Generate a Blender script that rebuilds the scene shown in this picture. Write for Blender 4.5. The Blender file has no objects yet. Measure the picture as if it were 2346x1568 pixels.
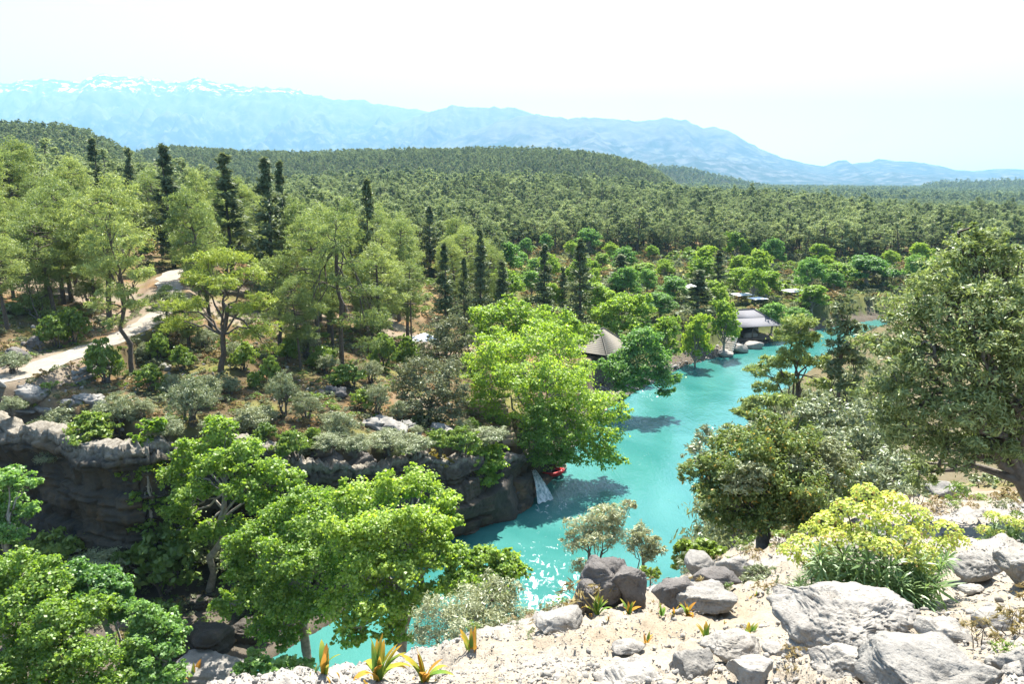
import bpy, math, random
import numpy as np
from mathutils import Vector, Matrix

rad = math.radians
S = bpy.context.scene
COL = S.collection

# ------------------------------------------------------------------ camera, sky, sun, exposure
CAM_H, FOC, PITCH = 32.0, 768.0, rad(11.9)
cd = bpy.data.cameras.new("camera")
cam = bpy.data.objects.new("camera", cd)
COL.objects.link(cam)
cam.location = (0, 0, CAM_H)
cam.rotation_euler = (rad(90) - PITCH, 0, 0)
cd.sensor_width = 36.0
cd.lens = 27.0
cd.clip_start = 0.1
cd.clip_end = 60000
S.camera = cam

SUN_EL, SUN_AZ = rad(57), rad(11)          # azimuth measured from +Y towards +X
W = bpy.data.worlds.new("World")
S.world = W
W.use_nodes = True
wn = W.node_tree
wn.nodes.clear()
sky = wn.nodes.new("ShaderNodeTexSky")
sky.sky_type = 'NISHITA'
sky.sun_disc = False
sky.sun_elevation = SUN_EL
sky.sun_rotation = SUN_AZ
sky.air_density = 1.0
sky.dust_density = 1.3
sky.ozone_density = 1.0
bg = wn.nodes.new("ShaderNodeBackground")
bg.inputs['Strength'].default_value = 0.085
wo = wn.nodes.new("ShaderNodeOutputWorld")
tcw = wn.nodes.new("ShaderNodeTexCoord")
mpw = wn.nodes.new("ShaderNodeMapping")
mpw.inputs['Scale'].default_value = (1, 1, 2.6)
mpw.inputs['Location'].default_value = (3.1, .4, .2)
wn.links.new(tcw.outputs['Generated'], mpw.inputs[0])
nzw = wn.nodes.new("ShaderNodeTexNoise")
nzw.inputs['Scale'].default_value = 4.5
nzw.inputs['Detail'].default_value = 6
nzw.inputs['Roughness'].default_value = .55
wn.links.new(mpw.outputs[0], nzw.inputs['Vector'])
mrw = wn.nodes.new("ShaderNodeMapRange")
mrw.inputs[1].default_value, mrw.inputs[2].default_value, mrw.inputs[4].default_value = .58, .74, .85
wn.links.new(nzw.outputs['Fac'], mrw.inputs[0])
mxw = wn.nodes.new("ShaderNodeMix")
mxw.data_type = 'RGBA'
mxw.inputs[7].default_value = (6.0, 6.2, 6.4, 1)
wn.links.new(mrw.outputs[0], mxw.inputs[0])
wn.links.new(sky.outputs[0], mxw.inputs[6])
wn.links.new(mxw.outputs[2], bg.inputs[0])
wn.links.new(bg.outputs[0], wo.inputs[0])

sd = bpy.data.lights.new("sun", 'SUN')
sd.energy = 5.0
sd.angle = rad(0.53)
sd.color = (1.0, 0.95, 0.87)
sun = bpy.data.objects.new("sun", sd)
COL.objects.link(sun)
sun.rotation_euler = Vector((-math.cos(SUN_EL) * math.sin(SUN_AZ), -math.cos(SUN_EL) * math.cos(SUN_AZ),
                             -math.sin(SUN_EL))).to_track_quat('-Z', 'Y').to_euler()

S.view_settings.view_transform = 'Standard'
S.view_settings.look = 'None'
S.view_settings.gamma = 1
S.view_settings.use_curve_mapping = False
S.view_settings.exposure = 2.1
S.render.engine = 'CYCLES'
cy = S.cycles
cy.use_denoising = True
cy.max_bounces = 9
cy.diffuse_bounces = 5
cy.glossy_bounces = 2
cy.transmission_bounces = 6
cy.volume_bounces = 0
cy.sample_clamp_indirect = 6.0
cy.caustics_reflective = False
cy.caustics_refractive = False

# ------------------------------------------------------------------ numeric helpers
def _hash(ix, iy, iz, seed):
    h = (ix * 374761393 + iy * 668265263 + iz * 2147483647 + seed * 974711) & 0xFFFFFFFF
    h = ((h ^ (h >> 13)) * 1274126177) & 0xFFFFFFFF
    h = ((h ^ (h >> 15)) * 2246822519) & 0xFFFFFFFF
    return ((h ^ (h >> 16)) & 0xFFFFFF) / float(0xFFFFFF)

def vnoise(p, seed=0):
    i = np.floor(p).astype(np.int64)
    f = p - i
    f = f * f * (3 - 2 * f)
    x, y, z = i[:, 0], i[:, 1], i[:, 2]
    out = 0
    for a in (0, 1):
        wx = f[:, 0] if a else 1 - f[:, 0]
        for b in (0, 1):
            wy = f[:, 1] if b else 1 - f[:, 1]
            for c in (0, 1):
                wz = f[:, 2] if c else 1 - f[:, 2]
                out = out + wx * wy * wz * _hash(x + a, y + b, z + c, seed)
    return out * 2 - 1

def fbm(p, o=4, seed=0, ridged=False, gain=0.5):
    s, a = 0, 1.0
    for k in range(o):
        n = vnoise(p * (2.03 ** k) + 17.3 * k, seed + k)
        if ridged:
            n = 1 - 2 * np.abs(n)
        s = s + a * n
        a *= gain
    return s

def n2(x, y, sc, o=4, seed=0, ridged=False):
    return fbm(np.stack([x * sc, y * sc, np.zeros_like(x)], 1), o, seed, ridged)

def sstep(a, b, x):
    t = np.clip((x - a) / (b - a), 0, 1)
    return t * t * (3 - 2 * t)

def poly_dist(x, y, P):
    """distance to an open polyline, and sign (+ on its left-hand side)"""
    best = np.full(x.shape, 1e18)
    sg = np.ones(x.shape)
    tt = np.zeros(x.shape)
    P = np.asarray(P, float)
    for k in range(len(P) - 1):
        ax, ay = P[k, 0], P[k, 1]
        bx, by = P[k + 1, 0] - ax, P[k + 1, 1] - ay
        L2 = bx * bx + by * by
        t = np.clip(((x - ax) * bx + (y - ay) * by) / L2, 0, 1)
        dx, dy = x - ax - t * bx, y - ay - t * by
        d = dx * dx + dy * dy
        m = d < best
        best = np.where(m, d, best)
        tt = np.where(m, k + t, tt)
        cr = bx * (y - ay) - by * (x - ax)
        sg = np.where(m, np.where(cr >= 0, 1.0, -1.0), sg)
    return np.sqrt(best), sg, tt

def pray(U, V):
    dx = (U * 1024 / 2346 - 512) / FOC
    dz = (342.5 - V * 1024 / 2346) / FOC
    return np.array([dx, math.cos(PITCH) + dz * math.sin(PITCH), -math.sin(PITCH) + dz * math.cos(PITCH)])

def at_y(U, V, Y):
    r = pray(U, V)
    return np.array([0, 0, CAM_H]) + r * (Y / r[1])

def px2m(Y, npx, V=700):
    return npx * 1024 / 2346 / FOC * Y / pray(1173, V)[1]

# ------------------------------------------------------------------ terrain
L_BANK = [(-70, 0), (-40, 20), (-26, 30), (-20.5, 38), (-17.5, 44), (-15.7, 47.4), (-13.0, 51), (-10.1, 59), (-5.6, 66.3),
          (-2.2, 68.5), (2.1, 72.6), (5.2, 80), (8.8, 92), (14, 105.5), (18.6, 113), (26.5, 125), (31, 131.5), (42, 141.2), (48.7, 147.6),
          (68.7, 165.6), (100, 186), (170, 222), (300, 260), (900, 420)]
R_BANK = [(-70, -25), (-40, -2), (-21, 18), (-8, 31), (2, 38.5), (10, 47), (16.5, 58.5), (22, 71), (28, 85.5), (33.5, 100.5), (50, 124),
          (70, 143), (98, 158), (170, 192), (300, 230), (900, 390)]
CLIFF = [(-110, 84), (-70, 70), (-50, 62.5), (-42, 60), (-35, 57.6), (-29.5, 54.6), (-26, 56), (-22, 58.6), (-16.5, 57.6), (-12, 60),
         (-8, 63.7), (-4.5, 67.2), (-1.5, 70.5), (1.5, 75), (4.0, 82), (7.0, 93), (11, 107), (15.5, 116), (22, 128), (28, 137), (39, 144), (45, 151),
         (66, 169), (100, 190), (170, 227), (300, 270), (900, 430)]
EDGE = [(-30, -6), (-9, 3.4), (-3.2, 6.3), (-1.2, 8.2), (0.5, 11.8), (1.5, 14.2), (3.2, 17.6), (7, 21.5), (12, 25), (20, 29), (40, 36), (80, 50), (160, 70)]
PATH = [(-62, 46, 14.6), (-44.6, 64.6, 15.0), (-43.6, 71.5, 15.2), (-42.0, 77, 15.5), (-41.2, 83, 16), (-41.5, 89, 16.4), (-44, 98, 16.9),
        (-49, 109, 17.5), (-52, 117, 17.9), (-51, 125, 18.2), (-45, 133, 18.4), (-36, 140, 18.2)]

T_T = np.array([-3, -1.0, -.67, -.5, -.4, -.33, -.22, -.156, .015, .19, .36, .53, .67, 3])
T_Y = np.array([40, 60, 68, 75, 90, 120, 160, 220, 300, 420, 600, 900, 1400.])
T_Z = np.array([
    [13, 14, 17, 20, 23, 26, 29, 31, 32, 32, 31, 30, 26],
    [13, 13.2, 16, 17.5, 20, 24, 27.5, 29, 30, 30, 29, 28, 24],
    [13, 13.0, 14.9, 16.2, 18, 21.5, 24.5, 26.5, 27.5, 27, 26, 26, 22],
    [13, 12.8, 12.9, 13.2, 15.3, 17.5, 20, 22.5, 23.5, 23, 22, 22, 20],
    [12, 12.0, 12.6, 13.2, 14.5, 16.8, 19, 21.5, 22, 21, 20, 22, 20],
    [11, 11.2, 12.0, 12.6, 13.2, 14.2, 15, 16, 16, 17, 20, 22, 20],
    [10, 10.2, 10.8, 11.2, 11.6, 12, 12, 12.5, 13, 17, 27, 24, 20],
    [8, 8.8, 9.2, 9.5, 9.6, 9.5, 10, 11, 12, 18, 30, 26, 20],
    [6, 6, 6, 6, 6, 5.6, 6, 7, 9, 15, 29.5, 24, 15],
    [5, 5, 5, 5, 5, 4.6, 5, 6, 7, 10, 19.5, 14, 10],
    [4, 4, 4, 4, 4, 3.8, 4, 5.5, 6.5, 9.5, 14, 4, 0],
    [4, 4, 4, 4, 4, 4, 4, 5, 5.5, 5.5, 3, -2, -5],
    [4, 4, 4, 4, 4, 4, 4, 5, 5, 4, 0, -3, -6],
    [4, 4, 4, 4, 4, 4, 4, 5, 5, 4, 0, -3, -6]], float)

def table(t, y):
    t = np.clip(t, -2.9, 2.9)
    y = np.clip(y, 41, 1399)
    i = np.clip(np.searchsorted(T_T, t) - 1, 0, len(T_T) - 2)
    j = np.clip(np.searchsorted(T_Y, y) - 1, 0, len(T_Y) - 2)
    a = (t - T_T[i]) / (T_T[i + 1] - T_T[i])
    b = (np.log(y) - np.log(T_Y[j])) / (np.log(T_Y[j + 1]) - np.log(T_Y[j]))
    return (T_Z[i, j] * (1 - a) + T_Z[i + 1, j] * a) * (1 - b) + (T_Z[i, j + 1] * (1 - a) + T_Z[i + 1, j + 1] * a) * b

# far wooded ridges: (distance, depth, [(U, V of bare crest)])
RIDGES = [
    (720, 240, [(-400, 285), (-150, 290), (20, 297), (70, 294), (150, 296), (200, 306), (260, 326), (320, 356), (420, 420), (520, 480)]),
    (1080, 360, [(180, 420), (250, 365), (335, 342), (400, 335), (500, 342), (600, 347), (700, 350), (800, 346), (900, 346), (1050, 348), (1200, 350), (1300, 350), (1400, 358),
                 (1460, 370), (1510, 392), (1550, 425), (1600, 470)]),
    (2500, 500, [(1380, 400), (1450, 385), (1510, 382), (1580, 388), (1650, 408), (1720, 425), (1800, 440), (1900, 452), (1990, 462)]),
    (2900, 650, [(1950, 470), (2020, 455), (2080, 444), (2120, 424), (2160, 416), (2240, 414), (2346, 411), (2500, 405), (2700, 420)]),
]
_rid = []
for D, dep, pr in RIDGES:
    ts, zs = [], []
    for U, V in pr:
        r = pray(U, V)
        ts.append(r[0] / r[1])
        zs.append(CAM_H + D * r[2] / r[1] - 5.0)          # the photographed line is the tree tops
    _rid.append((D, dep, np.array(ts), np.array(zs)))

def pathinfo(x, y):
    d, s, tt = poly_dist(x, y, [p[:2] for p in PATH])
    return d, np.interp(tt, np.arange(len(PATH)), [p[2] for p in PATH]), tt

D_T = np.array([-3, -.35, -.15, .05, .30, .55, .75, 3.0])
D_Y = np.array([0, 1.5, 3, 5, 7, 10, 14, 20, 28, 60, 400.])
D_Z = np.array([
    [1.7, 2.2, 3.2, 5.2, 8, 12, 16, 21, 26, 40, 150],
    [1.65, 1.95, 2.55, 3.64, 5.02, 8, 13, 18, 23, 38, 140],
    [1.65, 1.85, 2.5, 3.65, 4.85, 6.9, 10, 15, 21, 36, 140],
    [1.65, 1.8, 2.36, 3.53, 4.67, 6.25, 8.6, 13.2, 19, 33, 130],
    [1.65, 1.8, 2.3, 3.45, 4.46, 5.95, 7.8, 10.4, 15, 27, 110],
    [1.65, 1.8, 2.2, 3.22, 4.08, 5.3, 6.85, 9.0, 11.8, 22, 80],
    [1.65, 1.75, 2.15, 3.08, 3.95, 5.2, 6.7, 8.8, 11.5, 21, 70],
    [1.65, 1.7, 2.0, 2.8, 3.6, 5.0, 6.5, 8.5, 11, 20, 60]], float)
def drop_fn(x, y):
    t = np.clip(x / np.maximum(y, .8), -2.9, 2.9)
    y = np.clip(y, 0, 399)
    i = np.clip(np.searchsorted(D_T, t) - 1, 0, len(D_T) - 2)
    j = np.clip(np.searchsorted(D_Y, y) - 1, 0, len(D_Y) - 2)
    a = (t - D_T[i]) / (D_T[i + 1] - D_T[i])
    b = (y - D_Y[j]) / (D_Y[j + 1] - D_Y[j])
    return (D_Z[i, j] * (1 - a) + D_Z[i + 1, j] * a) * (1 - b) + (D_Z[i, j + 1] * (1 - a) + D_Z[i + 1, j + 1] * a) * b

def height(x, y, detail=True, full=False):
    x = np.atleast_1d(np.asarray(x, float))
    y = np.atleast_1d(np.asarray(y, float))
    r = np.hypot(x, y)
    t = x / np.maximum(y, 1.0)
    dL, sL, _ = poly_dist(x, y, L_BANK)
    dR, sR, _ = poly_dist(x, y, R_BANK)
    dC, sC, _ = poly_dist(x, y, CLIFF)
    dL, dR, dC = dL * sL, -dR * sR, dC * sC       # positive on land (left bank / right bank / behind the cliff line)
    zt = table(t, y)
    big = n2(x, y, 0.012, 3, 5)
    far = sstep(130, 420, r)
    zt = zt + far * big * 2.2
    for D, dep, ts, zs in _rid:
        crest = np.interp(t, ts, zs, left=zs[0] - 60, right=zs[-1] - 60)
        yy = y
        w = (yy - D) / dep
        prof = np.exp(-np.where(w < 0, (w * 1.0) ** 2, w ** 2))
        zr = crest * prof + n2(x, y, 0.004, 3, int(D)) * 7 * prof - 30 * (1 - prof)
        zt = np.maximum(zt, np.where(y > 430, zr, -1e3))
    # left bank
    nb = n2(x, y, 0.35, 3, 11)
    low = 0.35 + np.clip(dL, 0, 14) * 0.13 + 0.30 * nb * sstep(0.3, 2, dL)
    zl = np.minimum(zt, low + 4.5 * np.maximum(dC - 1.3, 0))
    zl = np.minimum(zl, -0.6 + 1.3 * np.maximum(dL, 0) + low * 0.6 + 4.5 * np.maximum(dC - 1.3, 0))
    # right bank
    plane = CAM_H - drop_fn(x, y)
    dE, sE, _ = poly_dist(x, y, EDGE)
    dE = np.maximum(dE * sE, 0)
    ext = np.clip(1.1 * dE, 0, 7) * (1 - sstep(26, 60, x))
    zp = plane - ext
    base_r = 5.0 + 0.10 * np.clip(x - 30, -10, 300)
    zp = np.where(y > 10, np.logaddexp(zp * 1.0, base_r * 1.0), zp)
    zr_ = np.minimum(zp, 0.3 + 1.25 * np.maximum(dR, 0))
    land_r = dR > 0
    land_l = dL > 0
    z = np.where(land_r, zr_, np.where(land_l, zl, -1.6))
    # path bench
    dp, zpth, _ = pathinfo(x, y)
    w = 1 - sstep(2.3, 4.2, dp)
    z = np.where(land_l & (dp < 5), z * (1 - w) + zpth * w, z)
    if detail:
        left_n = n2(x, y, 0.16, 4, 21)
        amp = np.where(land_l, 0.35 * sstep(3, 12, dC) * (1 - w), 0.0) * (1 - 0.0 * far)
        z = z + amp * left_n
        # stepped rock and gravel on the near ledge
        m = land_r & (r < 60)
        xx, yy = x[m], y[m]
        pp = np.stack([xx, yy, np.zeros_like(xx)], 1)
        warp = fbm(pp * 0.6, 3, 31)
        rid = fbm(pp * np.array([0.75, 0.95, 1]) + warp[:, None] * 0.4, 4, 33, True)
        soil = sstep(-0.25, 0.35, fbm(pp * 0.42 + 3.0, 3, 35))
        fine = fbm(pp * 4.5, 4, 37, True)
        fine2 = fbm(pp * 16.0, 3, 39)
        rr = r[m]
        k = 0.35 + 0.65 * sstep(2, 12, rr)
        zz = (0.17 * rid * k) * (1 - 0.75 * soil) + 0.08 * warp * k + (0.06 * fine * (1 - 0.5 * soil) + 0.018 * fine2) * sstep(0, 1.5, rr) - .05
        z[m] = z[m] + zz
    if full:
        return z, dL, dR, dC, dp, dE
    return z

def gz(x, y):
    return float(height(x, y)[0])

_ts = np.concatenate([np.linspace(2, 60, 500), np.linspace(60.3, 420, 900)])
def hit(U, V):
    r = pray(U, V)
    P = np.array([0, 0, CAM_H])[None] + r[None] * _ts[:, None]
    z = height(P[:, 0], P[:, 1])
    k = np.argmax(P[:, 2] < z)
    return P[k] if P[k, 2] < z[k] else P[-1]

# ------------------------------------------------------------------ object helpers
def tag(o, label=None, cat=None, group=None, kind=None):
    if label: o['label'] = label
    if cat: o['category'] = cat
    if group: o['group'] = group
    if kind: o['kind'] = kind
    return o

def link(name, me, parent=None, loc=None):
    o = bpy.data.objects.new(name, me)
    COL.objects.link(o)
    if parent: o.parent = parent
    if loc is not None: o.location = tuple(float(v) for v in loc)
    return o

def empty(name, loc=(0, 0, 0), rz=0.0, sc=1.0):
    o = bpy.data.objects.new(name, None)
    o.empty_display_size = 0.3
    COL.objects.link(o)
    o.location = tuple(float(v) for v in loc)
    o.rotation_euler = (0, 0, rz)
    o.scale = (sc, sc, sc) if np.isscalar(sc) else sc
    return o

def np_mesh(name, V, F, mat=None, smooth=False, attrs=None):
    """V (n,3); F (m,k) constant face size, or list of such arrays"""
    me = bpy.data.meshes.new(name)
    V = np.asarray(V, np.float32)
    if isinstance(F, np.ndarray): F = [F]
    me.vertices.add(len(V))
    me.vertices.foreach_set('co', V.ravel())
    idx = np.concatenate([f.ravel() for f in F]).astype(np.int32)
    tot = np.concatenate([np.full(len(f), f.shape[1]) for f in F]).astype(np.int32)
    st = np.concatenate([[0], np.cumsum(tot)[:-1]]).astype(np.int32)
    me.loops.add(len(idx))
    me.loops.foreach_set('vertex_index', idx)
    me.polygons.add(len(tot))
    me.polygons.foreach_set('loop_start', st)
    me.polygons.foreach_set('loop_total', tot)
    if smooth:
        me.polygons.foreach_set('use_smooth', np.ones(len(tot), bool))
    me.update(calc_edges=True)
    if mat: me.materials.append(mat)
    for k, (typ, arr) in (attrs or {}).items():
        a = me.attributes.new(k, typ, 'POINT')
        if typ == 'FLOAT_COLOR':
            a.data.foreach_set('color', np.asarray(arr, np.float32).ravel())
        elif typ == 'FLOAT_VECTOR':
            a.data.foreach_set('vector', np.asarray(arr, np.float32).ravel())
        else:
            a.data.foreach_set('value', np.asarray(arr))
    return me

def grid_faces(nu, nv, wrap=False):
    i = np.arange(nu - 1)[:, None]
    j = np.arange(nv if wrap else nv - 1)[None, :]
    j2 = (j + 1) % nv
    return np.stack([i * nv + j, (i + 1) * nv + j, (i + 1) * nv + j2, i * nv + j2], -1).reshape(-1, 4)

class Tubes:
    def __init__(s): s.V, s.F, s.n = [], [], 0
    def add(s, pts, radii, k=7):
        pts = np.asarray(pts, float)
        radii = np.asarray(radii, float)
        n = len(pts)
        tg = np.gradient(pts, axis=0)
        tg /= np.linalg.norm(tg, axis=1)[:, None] + 1e-9
        ref = np.where(np.abs(tg[:, 2:3]) > 0.9, np.array([[1., 0, 0]]), np.array([[0, 0, 1.]]))
        a = np.cross(tg, ref)
        a /= np.linalg.norm(a, axis=1)[:, None] + 1e-9
        b = np.cross(tg, a)
        th = np.arange(k) * 2 * math.pi / k
        ring = pts[:, None] + radii[:, None, None] * (np.cos(th)[None, :, None] * a[:, None] + np.sin(th)[None, :, None] * b[:, None])
        s.V.append(ring.reshape(-1, 3))
        s.F.append(grid_faces(n, k, True) + s.n)
        s.n += n * k
    def mesh(s, name, mat):
        return np_mesh(name, np.concatenate(s.V), np.concatenate(s.F), mat, True)

def bez(a, b, sag=0.0, n=6, wob=0.0, rng=None):
    a, b = np.asarray(a, float), np.asarray(b, float)
    t = np.linspace(0, 1, n)[:, None]
    p = a + (b - a) * t
    p[:, 2] += sag * np.sin(t[:, 0] * math.pi)
    if wob and rng is not None:
        w = rng.normal(0, wob, (n, 3)) * np.sin(t * math.pi)
        p += w
    return p

class Boxes:
    def __init__(s): s.V, s.F, s.n = [], [], 0
    def add(s, c, d, rz=0.0, pitch=0.0):
        q = np.array([[-1, -1, -1], [1, -1, -1], [1, 1, -1], [-1, 1, -1], [-1, -1, 1], [1, -1, 1], [1, 1, 1], [-1, 1, 1]]) * 0.5 * np.array(d)
        if pitch:
            c_, s_ = math.cos(pitch), math.sin(pitch)
            q = q @ np.array([[1, 0, 0], [0, c_, -s_], [0, s_, c_]]).T
        c_, s_ = math.cos(rz), math.sin(rz)
        q = q @ np.array([[c_, -s_, 0], [s_, c_, 0], [0, 0, 1]]).T
        s.V.append(q + np.array(c))
        s.F.append(np.array([[0, 3, 2, 1], [4, 5, 6, 7], [0, 1, 5, 4], [1, 2, 6, 5], [2, 3, 7, 6], [3, 0, 4, 7]]) + s.n)
        s.n += 8
    def mesh(s, name, mat):
        me = np_mesh(name, np.concatenate(s.V), np.concatenate(s.F), mat)
        return me

# ------------------------------------------------------------------ materials
def new_mat(name):
    m = bpy.data.materials.new(name)
    m.use_nodes = True
    m.node_tree.nodes.clear()
    return m, m.node_tree.nodes, m.node_tree.links

def out_surf(nt, sh):
    o = nt.nodes.new("ShaderNodeOutputMaterial")
    nt.links.new(sh, o.inputs[0])

def mixc(nt, f, a, b, mode='MIX'):
    n = nt.nodes.new("ShaderNodeMix")
    n.data_type = 'RGBA'
    n.blend_type = mode
    for v, k in ((f, 0), (a, 6), (b, 7)):
        if hasattr(v, 'is_output'): nt.links.new(v, n.inputs[k])
        elif k == 0: n.inputs[0].default_value = v
        else: n.inputs[k].default_value = (*v, 1) if len(v) == 3 else v
    return n.outputs[2]

def mathn(nt, op, a, b=0.0, clamp=False):
    n = nt.nodes.new("ShaderNodeMath")
    n.operation = op
    n.use_clamp = clamp
    for v, k in ((a, 0), (b, 1)):
        if hasattr(v, 'is_output'): nt.links.new(v, n.inputs[k])
        else: n.inputs[k].default_value = v
    return n.outputs[0]

def noise(nt, vec, scale, detail=4, rough=0.55, dist=0.0):
    n = nt.nodes.new("ShaderNodeTexNoise")
    n.inputs['Scale'].default_value = scale
    n.inputs['Detail'].default_value = detail
    n.inputs['Roughness'].default_value = rough
    n.inputs['Distortion'].default_value = dist
    if vec is not None: nt.links.new(vec, n.inputs['Vector'])
    return n.outputs['Fac']

def ramp(nt, fac, stops):
    n = nt.nodes.new("ShaderNodeValToRGB")
    cr = n.color_ramp
    while len(cr.elements) < len(stops): cr.elements.new(0.5)
    for e, (p, c) in zip(cr.elements, stops):
        e.position = p
        e.color = (*c, 1) if len(c) == 3 else c
    nt.links.new(fac, n.inputs[0])
    return n.outputs[0]

def maprange(nt, v, a, b, c=0.0, d=1.0):
    n = nt.nodes.new("ShaderNodeMapRange")
    n.inputs[1].default_value = a
    n.inputs[2].default_value = b
    n.inputs[3].default_value = c
    n.inputs[4].default_value = d
    nt.links.new(v, n.inputs[0])
    return n.outputs[0]

def bump(nt, h, strength, dist, prev=None):
    n = nt.nodes.new("ShaderNodeBump")
    n.inputs['Strength'].default_value = strength
    n.inputs['Distance'].default_value = dist
    nt.links.new(h, n.inputs['Height'])
    if prev is not None: nt.links.new(prev, n.inputs['Normal'])
    return n.outputs[0]

def leaf_mat(name, ca, cb, trans, tfac=0.42, gloss=0.05, vary=0.35, rough=0.45, cc=None, ccp=0.93):
    m, N, Lk = new_mat(name)
    nt = m.node_tree
    g = N.new("ShaderNodeNewGeometry")
    oi = N.new("ShaderNodeObjectInfo")
    c = mixc(nt, g.outputs['Random Per Island'], ca, cb)
    if cc:
        f = mathn(nt, 'GREATER_THAN', mathn(nt, 'FRACT', mathn(nt, 'MULTIPLY', g.outputs['Random Per Island'], 37.7)), ccp)
        c = mixc(nt, f, c, cc)
    val = mathn(nt, 'ADD', mathn(nt, 'MULTIPLY', oi.outputs['Random'], vary), 1 - vary / 2)
    hs = N.new("ShaderNodeHueSaturation")
    Lk.new(mathn(nt, 'ADD', mathn(nt, 'MULTIPLY', oi.outputs['Random'], -0.02), 0.508), hs.inputs['Hue'])
    Lk.new(val, hs.inputs['Value'])
    Lk.new(c, hs.inputs['Color'])
    d = N.new("ShaderNodeBsdfDiffuse")
    Lk.new(hs.outputs[0], d.inputs[0])
    tr = N.new("ShaderNodeBsdfTranslucent")
    tc = mixc(nt, 1.0, hs.outputs[0], trans, 'MULTIPLY')
    Lk.new(tc, tr.inputs[0])
    mx = N.new("ShaderNodeMixShader")
    mx.inputs[0].default_value = tfac
    Lk.new(d.outputs[0], mx.inputs[1])
    Lk.new(tr.outputs[0], mx.inputs[2])
    gl = N.new("ShaderNodeBsdfGlossy")
    gl.inputs['Roughness'].default_value = rough
    gl.inputs[0].default_value = (.9, .95, .9, 1)
    mg = N.new("ShaderNodeMixShader")
    mg.inputs[0].default_value = gloss
    Lk.new(mx.outputs[0], mg.inputs[1])
    Lk.new(gl.outputs[0], mg.inputs[2])
    out_surf(nt, mg.outputs[0])
    return m

def bark_mat(name, ca, cb, scale=6.0):
    m, N, Lk = new_mat(name)
    nt = m.node_tree
    tc = N.new("ShaderNodeTexCoord")
    f = noise(nt, tc.outputs['Object'], scale, 6, 0.65)
    c = mixc(nt, maprange(nt, f, 0.35, 0.65), ca, cb)
    p = N.new("ShaderNodeBsdfPrincipled")
    Lk.new(c, p.inputs['Base Color'])
    p.inputs['Roughness'].default_value = 0.9
    Lk.new(bump(nt, f, 0.8, 0.05), p.inputs['Normal'])
    out_surf(nt, p.outputs[0])
    return m

def rock_mat(name, light, mid, dark, sc=1.0, vcol=False, wet=0.85, darkamt=0.5, pits=True, streak=False):
    m, N, Lk = new_mat(name)
    nt = m.node_tree
    geo = N.new("ShaderNodeNewGeometry")
    P = geo.outputs['Position']
    f1 = noise(nt, P, 1.3 * sc, 6, 0.62, 0.4)
    f2 = noise(nt, P, 9 * sc, 6, 0.7)
    f3 = noise(nt, P, 42 * sc, 4, 0.7)
    if vcol:
        a = N.new("ShaderNodeAttribute")
        a.attribute_name = 'albedo'
        base = a.outputs['Color']
        c = mixc(nt, maprange(nt, f1, 0.35, 0.65, 0, 0.35), base, mixc(nt, 1.0, base, (0.7, 0.66, 0.6), 'MULTIPLY'))
    else:
        c = mixc(nt, maprange(nt, f1, 0.35, 0.62), light, mid)
    c = mixc(nt, maprange(nt, f2, 0.52, 0.70, 0, darkamt), c, dark if not vcol else mixc(nt, 1.0, c, (0.5, 0.48, 0.46), 'MULTIPLY'))
    c = mixc(nt, maprange(nt, f3, 0.35, 0.7, 0.0, 0.5), c, mixc(nt, 1.0, c, (0.62, 0.6, 0.58), 'MULTIPLY'))
    if streak:                       # water stains running down the face, ochre patches
        mp = N.new("ShaderNodeMapping")
        mp.inputs['Scale'].default_value = (1, 1, .10)
        Lk.new(P, mp.inputs[0])
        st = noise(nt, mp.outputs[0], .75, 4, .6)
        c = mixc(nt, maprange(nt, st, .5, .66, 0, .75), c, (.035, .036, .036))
        c = mixc(nt, maprange(nt, noise(nt, P, .22, 4, .6), .56, .68, 0, .6), c, (.15, .095, .045))
        ca_ = N.new("ShaderNodeAttribute"); ca_.attribute_name = 'cap'      # the terrace surface above the face is dusty pale rock
        c = mixc(nt, ca_.outputs['Fac'], c, mixc(nt, maprange(nt, f2, .4, .6), (.22, .20, .165), (.13, .115, .09)))
    p = N.new("ShaderNodeBsdfPrincipled")
    Lk.new(c, p.inputs['Base Color'])
    p.inputs['Roughness'].default_value = wet
    p.inputs['Specular IOR Level'].default_value = 0.0 if vcol else 0.12
    b = bump(nt, f2, 0.55, 0.06 / sc)
    b = bump(nt, f3, 0.5, 0.015 / sc, b)
    if pits:
        v = N.new("ShaderNodeTexVoronoi")
        v.inputs['Scale'].default_value = 26 * sc
        Lk.new(P, v.inputs['Vector'])
        b = bump(nt, maprange(nt, v.outputs['Distance'], 0.0, 0.35), 0.45, 0.02 / sc, b)
    Lk.new(b, p.inputs['Normal'])
    out_surf(nt, p.outputs[0])
    return m

def plain(name, col, rough=0.8, nscale=8.0, amt=0.3, metal=0.0):
    m, N, Lk = new_mat(name)
    nt = m.node_tree
    tc = N.new("ShaderNodeTexCoord")
    f = noise(nt, tc.outputs['Object'], nscale, 5, 0.6)
    c = mixc(nt, maprange(nt, f, 0.3, 0.7, 0, amt), col, tuple(v * 0.55 for v in col))
    p = N.new("ShaderNodeBsdfPrincipled")
    Lk.new(c, p.inputs['Base Color'])
    p.inputs['Roughness'].default_value = rough
    p.inputs['Metallic'].default_value = metal
    out_surf(nt, p.outputs[0])
    return m

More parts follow.
